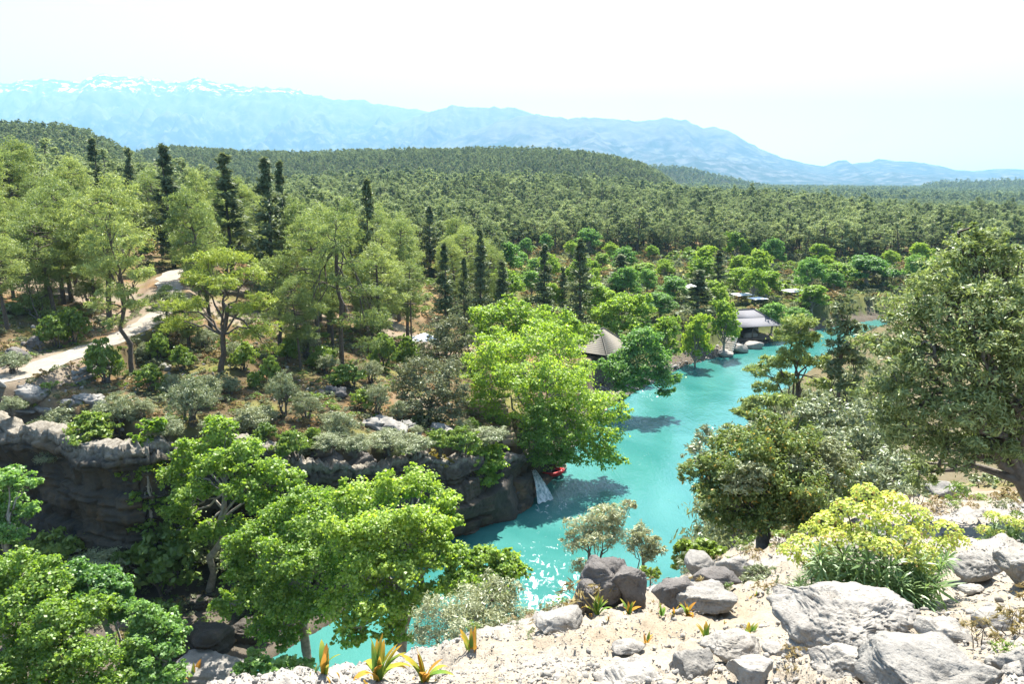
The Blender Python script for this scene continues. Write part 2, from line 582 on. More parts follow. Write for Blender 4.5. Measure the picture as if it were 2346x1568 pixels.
M = {}
M['plane'] = leaf_mat('plane_leaf', (.115, .225, .02), (.32, .44, .075), (1.25, 1.25, .6), 0.56, 0.03, .35, rough=.5)
M['plane_cool'] = leaf_mat('plane_leaf_cool', (.09, .21, .035), (.22, .37, .11), (1.2, 1.22, .65), 0.54, 0.03, .35, rough=.5)
M['pine'] = leaf_mat('pine_needles', (.15, .205, .065), (.28, .335, .12), (1.2, 1.2, .7), 0.4, 0.02, 0.4)
M['pine_yellow'] = leaf_mat('pine_needles_bright', (.19, .255, .045), (.32, .37, .08), (1.2, 1.2, .7), 0.42, 0.02, 0.2)
M['pine_far'] = leaf_mat('pine_needles_far', (.13, .165, .08), (.25, .29, .14), (1.15, 1.2, .8), 0.37, 0.01, 0.7)
M['cypress'] = leaf_mat('cypress_needles', (.085, .115, .055), (.17, .20, .09), (1.1, 1.1, .8), 0.35, 0.02, 0.25)
M['olive'] = leaf_mat('olive_leaf', (.15, .185, .08), (.29, .315, .18), (1.1, 1.1, .8), 0.32, 0.04, 0.2, 0.45)
M['olive_big'] = leaf_mat('olive_leaf_near', (.085, .12, .035), (.34, .385, .16), (1.1, 1.15, .65), 0.38, 0.03, 0.1, 0.45)
M['olive_pale'] = leaf_mat('olive_leaf_pale', (.22, .245, .12), (.38, .39, .23), (1.1, 1.08, .8), 0.36, 0.04, 0.15, 0.45)
M['oak'] = leaf_mat('evergreen_oak_leaf', (.085, .10, .045), (.22, .235, .13), (1.05, 1.05, .75), 0.3, 0.02, 0.25, 0.45)
M['laurel'] = leaf_mat('laurel_leaf', (.075, .12, .03), (.22, .28, .085), (1.2, 1.2, .7), 0.37, 0.022, 0.2, 0.45, (.45, .30, .06), 0.95)
M['shrub'] = leaf_mat('shrub_leaf', (.12, .20, .035), (.20, .28, .06), (1.2, 1.2, .7), 0.4, 0.03, 0.5)
M['yellow_shrub'] = leaf_mat('yellow_shrub_leaf', (.19, .16, .02), (.26, .22, .04), (1.2, 1.1, .7), 0.35, 0.04, 0.2)
M['dry'] = leaf_mat('dry_grass', (.22, .17, .07), (.30, .24, .10), (1.1, 1.0, .8), 0.3, 0.02, 0.4)
M['spurge_flower'] = leaf_mat('spurge_bract', (.42, .50, .075), (.56, .58, .19), (1.1, 1.1, .8), 0.4, 0.02, 0.12, 0.5, (.48, .34, .10), 0.93)
M['spurge_leaf'] = leaf_mat('spurge_leaf', (.12, .21, .07), (.22, .32, .12), (1.2, 1.2, .7), 0.38, 0.04, 0.3)
M['bark_pine'] = bark_mat('pine_bark', (.05, .038, .03), (.11, .085, .065))
M['bark_plane'] = bark_mat('plane_bark', (.30, .28, .23), (.16, .14, .11), 3.0)
M['bark_olive'] = bark_mat('olive_bark', (.07, .06, .048), (.13, .115, .095), 8.0)
M['ground'] = rock_mat('ground_soil_and_rock', None, None, None, 1.0, True)
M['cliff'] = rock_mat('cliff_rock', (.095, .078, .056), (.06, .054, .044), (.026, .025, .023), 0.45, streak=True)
M['rock_dark'] = rock_mat('weathered_dark_limestone', (.17, .155, .14), (.10, .093, .087), (.04, .037, .035), 1.0)
M['rock_pale'] = rock_mat('pale_limestone', (.31, .29, .255), (.235, .22, .195), (.085, .08, .074), 1.6, darkamt=.8)
M['rock_grey'] = rock_mat('grey_limestone', (.27, .255, .228), (.20, .19, .17), (.07, .067, .062), 1.3, darkamt=.75)
M['bank_rock'] = rock_mat('river_bank_rock', (.085, .073, .058), (.055, .05, .043), (.025, .024, .023), 0.4, wet=.6)
M['path'] = rock_mat('pale_dirt_road', (.30, .27, .225), (.25, .22, .175), (.17, .145, .105), 0.5, darkamt=.45, pits=False)

# ------------------------------------------------------------------ ground sheet
az_f = np.linspace(-50, 50, 440)
az_b = np.linspace(50, 310, 66)[1:-1]
az = np.radians(np.concatenate([az_f, az_b]))
rr = np.concatenate([np.geomspace(0.35, 3.0, 34)[:-1], np.geomspace(3.0, 30, 160)[:-1], np.geomspace(30, 200, 150)[:-1], np.geomspace(200, 4000, 130)[:-1], np.geomspace(4000, 21000, 14)])
R_, A_ = np.meshgrid(rr, az, indexing='ij')
gx, gy = (R_ * np.sin(A_)).ravel(), (R_ * np.cos(A_)).ravel()
GZ, dL, dR, dC, dp, dE = height(gx, gy, True, True)
GZ = np.where(np.hypot(gx, gy) > 3500, np.minimum(GZ, 20), GZ)
rad_ = np.hypot(gx, gy)
def cmix(a, b, w): return a * (1 - w[:, None]) + b * w[:, None]
nA = n2(gx, gy, 0.09, 4, 51)
nB = n2(gx, gy, 0.45, 4, 53)
nC = n2(gx, gy, 0.42, 3, 35)
soil_tan = np.array([.20, .145, .088])
soil_red = np.array([.22, .128, .058])
litter = np.array([.10, .078, .045])
grassy = np.array([.17, .175, .055])
grey = np.array([.22, .20, .17])
alb = cmix(np.tile(soil_tan, (len(gx), 1)), np.tile(litter, (len(gx), 1)), sstep(-.3, .3, nA))
alb = cmix(alb, grassy[None], sstep(.15, .6, nB) * .6)
alb = cmix(alb, soil_red[None], sstep(.25, .7, -nB) * .5)
alb = cmix(alb, grey[None], sstep(.1, .5, -nA) * .6 * (rad_ < 130))
# steep faces and the low bank are bare rock
wcl = (dL > 0) * (1 - sstep(1.0, 4.5, dC))
alb = cmix(alb, np.array([.11, .095, .075])[None], wcl)
# meadow beside the far bank
gard = (dL > 4) * (gx / np.maximum(gy, 1) > -.05) * sstep(110, 140, rad_) * (1 - sstep(255, 285, rad_))
alb = cmix(alb, np.array([.10, .125, .04])[None], gard * .75)
mead = np.exp(-(((gx - 30) / 45) ** 2 + ((gy - 230) / 20) ** 2))
alb = cmix(alb, np.array([.36, .33, .12])[None], sstep(.3, .7, mead) * sstep(-.5, .2, nA + .2))
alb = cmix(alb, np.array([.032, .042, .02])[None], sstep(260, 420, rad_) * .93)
# pale ledge in front
nearw = (dR > 0) * (1 - sstep(24, 34, rad_))
led = cmix(np.tile(np.array([.27, .255, .23]), (len(gx), 1)), np.array([.285, .25, .20])[None], sstep(-.25, .35, nC))
led = cmix(led, np.array([.24, .185, .12])[None], sstep(.45, .9, nB) * .4)
alb = cmix(alb, led, nearw)
lowr = (dR > 0) * sstep(30, 40, rad_) * (dR < 25)
alb = cmix(alb, np.array([.13, .115, .07])[None], lowr * .8)
gme = np_mesh('ground', np.stack([gx, gy, GZ], 1), grid_faces(len(rr), len(az), True)[:, ::-1], M['ground'], True,
              {'albedo': ('FLOAT_COLOR', np.concatenate([alb, np.ones((len(gx), 1))], 1))})
tag(link('ground', gme), kind='structure')

# ------------------------------------------------------------------ river
m, N, Lk = new_mat('river_water')
nt = m.node_tree
geo = N.new("ShaderNodeNewGeometry")
mp = N.new("ShaderNodeMapping")
mp.inputs['Rotation'].default_value = (0, 0, rad(-24))
mp.inputs['Scale'].default_value = (1.0, 0.55, 1)
Lk.new(geo.outputs['Position'], mp.inputs[0])
w1 = noise(nt, mp.outputs[0], 0.55, 4, 0.55, 0.8)
w2 = noise(nt, mp.outputs[0], 2.6, 4, 0.6, 0.5)
big_ = noise(nt, geo.outputs['Position'], 0.06, 3, 0.5, 1.2)
at = N.new("ShaderNodeAttribute")
at.attribute_name = 'rapid'
rap = at.outputs['Fac']
w3 = noise(nt, mp.outputs[0], 1.3, 6, 0.68, 1.5)
foam = mathn(nt, 'MULTIPLY', maprange(nt, mathn(nt, 'ADD', w3, mathn(nt, 'MULTIPLY', rap, 0.14)), 0.645, 0.76), maprange(nt, rap, 0.02, 0.35))
calm = mathn(nt, 'MULTIPLY', maprange(nt, noise(nt, mp.outputs[0], 1.9, 5, 0.7, 1.0), 0.70, 0.76), 0.7)
foam = mathn(nt, 'MAXIMUM', foam, calm)
body = mixc(nt, maprange(nt, big_, 0.35, 0.65), (.022, .118, .106), (.045, .165, .147))
cw = mixc(nt, foam, body, (.62, .66, .66))
p = N.new("ShaderNodeBsdfPrincipled")
Lk.new(cw, p.inputs['Base Color'])
Lk.new(maprange(nt, foam, 0, 1, 0.09, 0.6), p.inputs['Roughness'])
p.inputs['IOR'].default_value = 1.33
b = bump(nt, w1, 0.30, 0.35)
b = bump(nt, w2, 0.5, 0.08, b)
b = bump(nt, w3, 0.25, 0.10, b)
Lk.new(b, p.inputs['Normal'])
out_surf(nt, p.outputs[0])
M['water'] = m
wx, wy = np.meshgrid(np.linspace(-90, 320, 200), np.linspace(-30, 290, 200), indexing='ij')
wx, wy = wx.ravel(), wy.ravel()
rapid = (np.exp(-(((wx - 2.8) / 4.8) ** 2 + ((wy - 55) / 7.5) ** 2)) + 0.8 * np.exp(-(((wx - 4.5) / 3) ** 2 + ((wy - 71.5) / 2.2) ** 2))
         + 0.12 * np.exp(-(((wx - 19) / 8) ** 2 + ((wy - 84) / 10) ** 2)) + .5 * np.exp(-(((wx - 22) / 4) ** 2 + ((wy - 115) / 6) ** 2)))
wz = 0.03 * n2(wx, wy, 0.4, 3, 71)
wme = np_mesh('water', np.stack([wx, wy, wz], 1), grid_faces(200, 200)[:, ::-1], m, True, {'rapid': ('FLOAT', np.clip(rapid, 0, 1).astype(np.float32))})
tag(link('river_water', wme), kind='structure')

# ------------------------------------------------------------------ dirt road
pc = np.array(PATH)
seg = np.linspace(0, len(pc) - 1, 160)
def catmull(P, t):
    P = np.asarray(P, float)
    i = np.clip(np.floor(t).astype(int), 0, len(P) - 2)
    f = (t - i)[:, None]
    p0, p1, p2, p3 = P[np.maximum(i - 1, 0)], P[i], P[i + 1], P[np.minimum(i + 2, len(P) - 1)]
    return 0.5 * (2 * p1 + (p2 - p0) * f + (2 * p0 - 5 * p1 + 4 * p2 - p3) * f ** 2 + (3 * p1 - p0 - 3 * p2 + p3) * f ** 3)
pcs = catmull(pc, seg)
tg = np.gradient(pcs[:, :2], axis=0)
tg /= np.linalg.norm(tg, axis=1)[:, None]
nr = np.stack([-tg[:, 1], tg[:, 0]], 1)
offs = np.linspace(-1.6, 1.6, 9)
pv = []
for k, o_ in enumerate(offs):
    e = (0.5 * n2(pcs[:, 0] + 40 * (o_ > 0), pcs[:, 1], 0.5, 3, 81)) * (abs(o_) > 1.5)
    q = pcs[:, :2] + nr * (o_ + e)[:, None]
    hz = np.maximum(height(q[:, 0], q[:, 1]) + 0.05, pcs[:, 2] * 0 - 99)
    pv.append(np.stack([q[:, 0], q[:, 1], hz], 1))
pv = np.stack(pv, 1).reshape(-1, 3)
tag(link('dirt_road', np_mesh('dirt_road', pv, grid_faces(160, 9), M['path'], True)), kind='structure')

# ------------------------------------------------------------------ cliffs
def cliff_wall(name, pts, ztop, zbot, nu, nv, seed, mat, lip=1.6, lean=0.6):
    P = catmull(np.array(pts, float), np.linspace(0, len(pts) - 1, nu))
    zt = np.interp(np.linspace(0, len(pts) - 1, nu), np.arange(len(pts)), ztop)
    tg = np.gradient(P, axis=0)
    tg /= np.linalg.norm(tg, axis=1)[:, None]
    out = np.stack([tg[:, 1], -tg[:, 0]], 1)
    s = np.concatenate([[0], np.cumsum(np.linalg.norm(np.diff(P, axis=0), axis=1))])
    v = np.linspace(0, 1, nv)
    Sg, Vg = np.meshgrid(s, v, indexing='ij')
    zz = zbot + (zt[:, None] - zbot) * np.minimum(Vg / 0.86, 1)
    back = np.where(Vg > 0.86, (Vg - 0.86) / 0.14, 0) * lip
    q = np.stack([Sg.ravel() * .22, np.zeros(Sg.size), zz.ravel() * .9], 1)
    I = lambda q_: np.floor(q_).astype(np.int64)
    vert = fbm(np.stack([Sg.ravel() * .5, np.zeros(Sg.size), zz.ravel() * .10], 1), 3, seed + 9, True).reshape(Sg.shape)
    lump = fbm(np.stack([Sg.ravel() * .16, np.zeros(Sg.size), zz.ravel() * .25], 1), 3, seed + 5).reshape(Sg.shape)
    fine = fbm(q * 9, 4, seed + 7, True)
    tilt = zz + .05 * Sg + .35 * vnoise(np.stack([Sg.ravel() * .07, 0 * Sg.ravel(), 0 * Sg.ravel()], 1), seed + 2).reshape(Sg.shape)
    edges = np.cumsum(.35 + 1.5 * np.random.default_rng(seed).uniform(size=60) ** 1.6) - 6      # bedding planes of uneven thickness
    row = np.searchsorted(edges, tilt.ravel()).reshape(Sg.shape)
    lo, hi = edges[np.clip(row - 1, 0, 59)], edges[np.clip(row, 0, 59)]
    fr, th_ = (tilt - lo) / (hi - lo), hi - lo
    bedw = 1.2 + 3.6 * _hash(I(row), I(row * 0), I(row * 0), seed + 1)
    bs = Sg / bedw + 5.3 * row + .25 * vert
    h_ = _hash(I(bs), I(row), I(bs * 0), seed + 4)
    fs = bs - np.floor(bs)
    recess = _hash(I(row), I(row * 0) + 3, I(row * 0), seed + 11)
    d = .9 * lump + .22 * vert + .9 * (recess - .5) + .7 * (h_ - .5) + .10 * fine.reshape(Sg.shape)
    d = d + .16 * (fr - .5)                                                           # each bed leans out a little at its top
    crack = np.minimum(np.minimum(fr, 1 - fr) * th_, np.minimum(fs, 1 - fs) * bedw)
    d = d - .45 * (1 - sstep(0, .10, crack))
    d = d * (1 - .5 * sstep(.72, .88, Vg))
    fade = np.where(Vg > 0.86, 1 - (Vg - 0.86) / 0.14 * .6, 1)
    d = d * fade + lean * (1 - Vg) - back
    x = P[:, 0][:, None] + out[:, 0][:, None] * d
    y = P[:, 1][:, None] + out[:, 1][:, None] * d
    lipn = vnoise(np.stack([s * .35, s * 0, s * 0], 1), seed + 20)[:, None] * .45 + vnoise(np.stack([s * 1.3, s * 0, s * 0], 1), seed + 21)[:, None] * .2
    zz = zz + np.clip(Vg / .86, 0, 1) ** 3 * (lipn - .15) + np.where(Vg > 0.86, 0.06 * np.sin((Vg - 0.86) / 0.14 * 1.6) - .5 * np.maximum(Vg - .95, 0) / .05, 0) + (0.06 + .22 * sstep(.74, .86, Vg)) * fine.reshape(Sg.shape)
    me = np_mesh(name, np.stack([x, y, zz], -1).reshape(-1, 3), grid_faces(nu, nv), mat, False, {'cap': ('FLOAT', np.clip((Vg.ravel() - .80) / .05 + fine * .5, 0, 1).astype(np.float32))})
    return tag(link(name, me), kind='structure')

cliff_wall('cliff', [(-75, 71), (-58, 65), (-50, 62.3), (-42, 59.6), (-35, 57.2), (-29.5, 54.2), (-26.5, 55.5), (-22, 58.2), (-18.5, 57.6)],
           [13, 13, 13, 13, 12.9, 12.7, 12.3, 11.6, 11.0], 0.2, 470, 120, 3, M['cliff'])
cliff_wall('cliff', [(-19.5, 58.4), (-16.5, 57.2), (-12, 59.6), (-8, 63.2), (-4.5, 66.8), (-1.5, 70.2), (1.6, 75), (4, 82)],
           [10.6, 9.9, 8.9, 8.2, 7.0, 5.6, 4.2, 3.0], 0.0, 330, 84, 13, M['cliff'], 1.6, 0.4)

# ------------------------------------------------------------------ rocks
import bmesh
def ico(sub):
    bm = bmesh.new()
    bmesh.ops.create_icosphere(bm, subdivisions=sub, radius=1)
    V = np.array([v.co[:] for v in bm.verts])
    F = np.array([[v.index for v in f.verts] for f in bm.faces])
    bm.free()
    return V, F
ICO = {k: ico(k) for k in (1, 2, 3, 4, 5, 6)}

def rock_verts(sub, dims, seed, box=0.65, lump=0.22, rough=0.06, fine=0.02, strata=0.0, flat_top=0.0):
    V, F = ICO[sub]
    d = V / (np.linalg.norm(V, axis=1)[:, None] + 1e-9)
    q = np.sign(d) * np.abs(d) ** box
    q = q / (np.max(np.abs(q), axis=1)[:, None] ** 0.5)
    rng = np.random.default_rng(seed)
    for _ in range(15):
        n = rng.normal(size=3)
        n /= np.linalg.norm(n)
        c = rng.uniform(.60, .98)
        e = q @ n - c
        q = q - np.where(e > 0, e * .85, 0)[:, None] * n[None]
    dims = np.array(dims) / 2
    sz = float(np.mean(dims))
    off = rng.uniform(0, 50, 3)
    P = q * (dims / sz)
    h = lump * fbm(P * 1.1 + off, 3, seed) + rough * (.75 * fbm(P * 3.2 + off, 4, seed + 3) - .5 * np.clip(fbm(P * 2.6 + off * 1.7, 2, seed + 4, True) - .95, 0, 1) * 3) + fine * fbm(P * 11 + off, 4, seed + 6)
    if strata:
        h = h + strata * fbm(np.stack([P[:, 0] * .3, P[:, 1] * .3, P[:, 2] * 5], 1) + off, 3, seed + 8, True)
    pit = np.clip(fbm(P * 9 + off * 2, 3, seed + 12) - .25, 0, 1) + .6 * np.clip(fbm(P * 22 + off * 3, 2, seed + 15) - .2, 0, 1)
    h = h - 1.6 * fine * pit
    P = P + d * h[:, None]
    if flat_top:
        P[:, 2] = np.where(P[:, 2] > flat_top, flat_top + (P[:, 2] - flat_top) * .3, P[:, 2])
    return P * sz, F

def boulder(name, pieces, mat, label, cat='rock', group=None, rz=0.0):
    """pieces: (centre, dims, seed, kwargs) overlapping lumps of one stone"""
    Vs, Fs, n = [], [], 0
    c0 = np.array(pieces[0][0], float)
    for c, dims, seed, kw in pieces:
        kw = dict(kw)
        sub = kw.pop('sub', 5)
        a = kw.pop('rz', 0.0)
        fit = kw.pop('fit', False)
        V, F = rock_verts(sub, dims, seed, **kw)
        if fit:                          # scale to the measured width, hang from the measured top
            V *= dims[0] / (V[:, 0].max() - V[:, 0].min())
            need = max(dims[2], c[2] - gz(c[0], c[1] - .45 * dims[1]) + .08 * dims[0])
            V[:, 2] *= need / (V[:, 2].max() - V[:, 2].min())
            V[:, 2] -= V[:, 2].max()
        ca, sa = math.cos(a), math.sin(a)
        V = V @ np.array([[ca, -sa, 0], [sa, ca, 0], [0, 0, 1]]).T
        Vs.append(V + np.array(c) - c0)
        Fs.append(F + n)
        n += len(V)
    o = link(name, np_mesh(name, np.concatenate(Vs), np.concatenate(Fs), mat, True), None, c0)
    return tag(o, label, cat, group)

def rock_box(U0, V0, U1, V1, Y, depth=0.8, sink=0.25, **kw):
    a, b = at_y(U0, (V0 + V1) / 2, Y), at_y(U1, (V0 + V1) / 2, Y)
    t, bt = at_y((U0 + U1) / 2, V0, Y), at_y((U0 + U1) / 2, V1, Y)
    w = b[0] - a[0]
    h = t[2] - bt[2]
    c = (a + b) / 2
    dz = h * (1 + sink)
    dz *= .55
    c[2] = t[2] - .16 * h - dz / 2
    return (tuple(c), (w * .96, w * depth, dz), kw)

# ------------------------------------------------------------------ leaf crowns
def leaf_quads(C, Nrm, size, aspect, rng, jit=0.35, dirn=None, fold=0.0):
    n = len(C)
    Nrm = Nrm / (np.linalg.norm(Nrm, axis=1)[:, None] + 1e-9)
    rv = rng.normal(size=(n, 3)) if dirn is None else dirn + rng.normal(size=(n, 3)) * .5
    a = rv - (rv * Nrm).sum(1)[:, None] * Nrm
    a /= np.linalg.norm(a, axis=1)[:, None] + 1e-9
    b = np.cross(Nrm, a)
    L = size * (1 + jit * rng.uniform(-1, 1, n))[:, None]
    Wd = L * aspect
    V = np.stack([C - a * L * .5, C + b * Wd * .5 + a * L * .08, C + a * L * .5, C - b * Wd * .5 + a * L * .08], 1)
    if fold:
        V[:, 1] += Nrm * Wd * fold
        V[:, 3] += Nrm * Wd * fold
    return V.reshape(-1, 3), np.arange(4 * n).reshape(n, 4)

def satellites(bl, rng, n=3, shrink=.88):
    out = []
    for c, r in bl:
        c, r = np.array(c, float), np.array(r if not np.isscalar(r) else (r, r, r), float)
        out.append((c, r * shrink))
        for _ in range(n):
            d = rng.normal(size=3)
            d[2] = abs(d[2]) * .8 - .25
            d /= np.linalg.norm(d)
            out.append((c + d * r * rng.uniform(.72, 1.12), r * rng.uniform(.2, .46)))
    return out

def crown(blobs, n_leaf, size, aspect, rng, per=17, spread=0.2, inner=0.3, upb=0.4, noise_n=0.9, dirn=None, lowcut=-0.55, fold=0.1, ragged=0.32):
    B = np.array([[*c, *(r if not np.isscalar(r) else (r, r, r))] for c, r in blobs], float)
    area = (B[:, 3] * B[:, 4] + B[:, 4] * B[:, 5] + B[:, 3] * B[:, 5])
    ncl = np.maximum((n_leaf / per * area / area.sum()).astype(int), 3)
    CC, OUT, SIG = [], [], []
    for k in range(len(B)):
        m = ncl[k] * 2
        d = rng.normal(size=(m, 3))
        d /= np.linalg.norm(d, axis=1)[:, None]
        keep = (d[:, 2] > lowcut) | (rng.uniform(size=m) < .3)
        d = d[keep][:ncl[k]]
        rr_ = rng.uniform(inner, 1.0, len(d)) ** .6 * (1.0 + ragged * vnoise(d * 2.3 + k * 7.1, 3) + np.where(rng.uniform(size=len(d)) < .12, .22, 0))
        c = B[k, :3] + d * B[k, 3:] * rr_[:, None]
        inside = np.zeros(len(c), bool)
        for j in range(len(B)):
            if j != k:
                inside |= (((c - B[j, :3]) / B[j, 3:]) ** 2).sum(1) < .42
        c, d = c[~inside], d[~inside]
        CC.append(c)
        OUT.append(d)
        SIG.append(np.tile(B[k, 3:].mean(), len(c)))
    CC, OUT, SIG = np.concatenate(CC), np.concatenate(OUT), np.concatenate(SIG)
    pern = max(int(n_leaf / max(len(CC), 1)), 4)
    cnt = rng.poisson(pern * rng.uniform(.35, 1.65, len(CC)))
    idx = np.repeat(np.arange(len(CC)), cnt)
    g = rng.normal(size=(len(idx), 3)) * np.array([1.15, 1.15, .55])
    pos = CC[idx] + g * (spread * SIG[idx])[:, None] * .8
    nr_ = OUT[idx] * .55 + np.array([0, 0, upb]) + rng.normal(size=(len(idx), 3)) * noise_n * .6
    V, F = leaf_quads(pos, nr_, size, aspect, rng, 0.4, dirn, fold)
    return V, F, CC

def limbs(tb, base, fork, blobs, r0, rng, CC=None, twig=0, k=8):
    """trunk from base to fork, limbs into each blob, some twigs to leaf clumps"""
    base, fork = np.array(base, float), np.array(fork, float)
    H = np.linalg.norm(fork - base)
    tp = bez(base, fork, 0, 7, H * .025, rng)
    tp[0, 2] -= 0.5
    tb.add(tp, np.linspace(r0 * 1.25, r0 * .8, 7) * np.array([1.25, 1, 1, 1, 1, 1, 1]), k)
    for c, r in blobs:
        c = np.array(c, float)
        r_ = r if np.isscalar(r) else r[2]
        s = tp[int(rng.integers(4, 7))]
        e = c + np.array([0, 0, .1 * r_])
        Ld = np.linalg.norm(e - s)
        pts = bez(s, e, Ld * .08, 7, Ld * .04, rng)
        tb.add(pts, np.linspace(r0 * .5, r0 * .10, 7), 6)
        if CC is not None and twig:
            dd = np.linalg.norm(CC - c, axis=1)
            for j in np.argsort(dd)[:twig * 6:6]:
                q = pts[int(rng.integers(3, 7))]
                tb.add(bez(q, CC[j], .1, 5, .08, rng), np.linspace(r0 * .2, r0 * .05, 5), 5)

def tree_obj(name, crown_me, trunk_me, loc, label, cat, group=None, rz=0.0, sc=1.0, cname='crown', tname='trunk'):
    o = empty(name, loc, rz, sc)
    tag(o, label, cat, group)
    link(tname, trunk_me, o)
    link(cname, crown_me, o)
    return o

def hero(name, base, fork, pxblobs, n, size, aspect, lm, bm, r0, seed, label, cat='tree', group=None, twig=3, rscale=1.0, cname='crown', sat=5, dens=.53, snap=True, **kw):
    twig = twig + 2
    """pxblobs: (U, V, radius in picture units, distance) measured off the photograph, turned into real lobes round a real trunk"""
    rng = np.random.default_rng(seed)
    base = np.array(base, float)
    if snap: base[2] = gz(base[0], base[1])
    bl = []
    for b_ in pxblobs:
        U, V, rp, Y = b_[:4]
        c = at_y(U, V, Y) - base
        r = px2m(Y, rp, V) * rscale
        bl.append((c, (r, r * 1.0, r * (b_[4] if len(b_) > 4 else .85))))
    V, F, CC = crown(satellites(bl, rng, sat, .8), int(n * dens), size * 1.06, aspect, rng, **kw)
    tb = Tubes()
    f = np.array(fork, float) - base
    limbs(tb, (0, 0, 0), f, bl, r0, rng, CC, twig)
    return tree_obj(name, np_mesh(name + '_crown', V, F, lm), tb.mesh(name + '_trunk', bm), base, label, cat, group, cname=cname)

# ---- reusable tree kinds (built once at the origin, copied with obj.copy or as new objects sharing the mesh)
def make_pine(seed, H, R, nl, lm, size=.42, asp=.22, clear=.35, nb=34):
    rng = np.random.default_rng(seed)
    tb = Tubes()
    lean = rng.normal(0, .05 * H, 2)
    tp = np.array([[lean[0] * t ** 1.5 + .10 * math.sin(3 * t + seed), lean[1] * t ** 1.5, t * H * .93 - .4 * (t == 0)] for t in np.linspace(0, 1, 9)])
    tb.add(tp, np.linspace(.021 * H, .004 * H, 9), 7)
    bl = []
    for k in range(nb):
        h = clear + (1 - clear) * (k + rng.uniform()) / nb
        t = h * .97
        c = np.array([np.interp(t, np.linspace(0, 1, 9), tp[:, i]) for i in range(3)])
        prof = math.sin(math.pi * min(1, (1 - h) / (1 - clear) * .82 + .14)) ** .8
        ang = k * 2.4 + rng.uniform(-.6, .6)
        rr_ = R * prof * rng.uniform(.45, 1.0)
        e = c + np.array([math.cos(ang) * rr_, math.sin(ang) * rr_, rr_ * rng.uniform(-.05, .35)])
        cr = R * rng.uniform(.17, .33)
        bl.append((e, (cr, cr, cr * .78)))
        tb.add(bez(c, e, -.04 * rr_, 5, .05 * rr_, rng), np.linspace(.006 * H, .0015 * H, 5), 5)
    bl.append((tp[-1] + np.array([0, 0, .02 * H]), (R * .3, R * .3, R * .3)))
    V, F, CC = crown(bl, nl, size, asp, rng, per=18, spread=.30, inner=.3, upb=.3, noise_n=1.2, lowcut=-.6, fold=0)
    return np_mesh('pine_crown', V, F, lm), tb.mesh('pine_trunk', M['bark_pine'])

def make_cypress(seed, H, R, nl, lm):
    rng = np.random.default_rng(seed)
    tb = Tubes()
    tb.add(np.array([[0, 0, -.5], [0, 0, H * .4], [.02 * H, 0, H * .97]]), [.018 * H, .012 * H, .002 * H], 6)
    n = nl
    nb = 90                                       # boughs, each with its own reach; sprays gather along them
    bh = np.sort(rng.uniform(.07, .99, nb))
    ba = rng.uniform(0, 2 * math.pi, nb)
    bl = R * (1 - bh) ** .8 * rng.uniform(.55, 1.2, nb) * (.65 + .35 * np.minimum(bh / .2, 1)) + .12
    k = rng.integers(0, nb, n)
    f = rng.uniform(.08, 1, n) ** .7
    ang = ba[k] + rng.normal(0, .28, n)
    rm = bl[k]
    pos = np.stack([np.cos(ang) * rm * f, np.sin(ang) * rm * f, bh[k] * H + .28 * rm * f ** 2 - .18 * rm], 1) + rng.normal(0, .13, (n, 3))
    d = np.stack([np.cos(ang), np.sin(ang), np.full(n, .35)], 1)
    nn = np.array([0, 0, .9]) + rng.normal(size=(n, 3)) * .6 + d * .3
    V, F = leaf_quads(pos, nn, .55, .32, rng, .4, d * 1.5)
    return np_mesh('cypress_crown', V, F, lm), tb.mesh('cypress_trunk', M['bark_pine'])

def make_broad(seed, H, R, nl, lm, bm, size=.34, asp=.85, nb=13, trunk=.3, per=20, spread=.18):
    rng = np.random.default_rng(seed)
    bl = []
    for k in range(nb):
        a = k * 2.4 + rng.uniform(-.4, .4)
        f = math.sqrt((k + .5) / nb)
        rr_ = R * .68 * f
        z = H * (.80 - .38 * f ** 2 + rng.uniform(-.10, .10))
        br = R * rng.uniform(.24, .46)
        bl.append((np.array([math.cos(a) * rr_, math.sin(a) * rr_, z]), (br, br, br * .8)))
    V, F, CC = crown(satellites(bl, rng, 4, .82), nl, size, asp, rng, per=per, spread=spread)
    tb = Tubes()
    limbs(tb, (0, 0, 0), (rng.normal(0, .03 * H), 0, H * trunk), bl, .028 * H, rng, CC, 2)
    return np_mesh('broadleaf_crown', V, F, lm), tb.mesh('broadleaf_trunk', bm)

def make_shrub(seed, H, R, nl, lm, bm, size=.2, asp=.28, nb=9, stems=6, per=26):
    rng = np.random.default_rng(seed)
    bl = []
    for k in range(nb):
        a = k * 2.4 + rng.uniform(-.5, .5)
        f = math.sqrt((k + .3) / nb)
        br = R * rng.uniform(.36, .52)
        bl.append((np.array([math.cos(a) * R * .62 * f, math.sin(a) * R * .62 * f, H * (.70 - .30 * f + rng.uniform(-.1, .1))]), (br, br, br * .85)))
    V, F, CC = crown(satellites(bl, rng, 2), nl, size, asp, rng, per=per, spread=.24, inner=.3, upb=.3, fold=.15)
    tb = Tubes()
    for k in range(stems):
        a = rng.uniform(0, 6.28)
        b0 = np.array([math.cos(a), math.sin(a), 0]) * .12 * R
        e = bl[k % nb][0]
        tb.add(bez(b0 - np.array([0, 0, .3]), e, 0, 6, .08 * R, rng), np.linspace(.035 * H, .008 * H, 6), 6)
        for _ in range(2):
            j = int(rng.integers(len(CC)))
            tb.add(bez(b0 + (e - b0) * .6, CC[j], 0, 4, .04 * R, rng), np.linspace(.012 * H, .004 * H, 4), 5)
    return np_mesh('shrub_crown', V, F, lm), tb.mesh('shrub_trunk', bm)

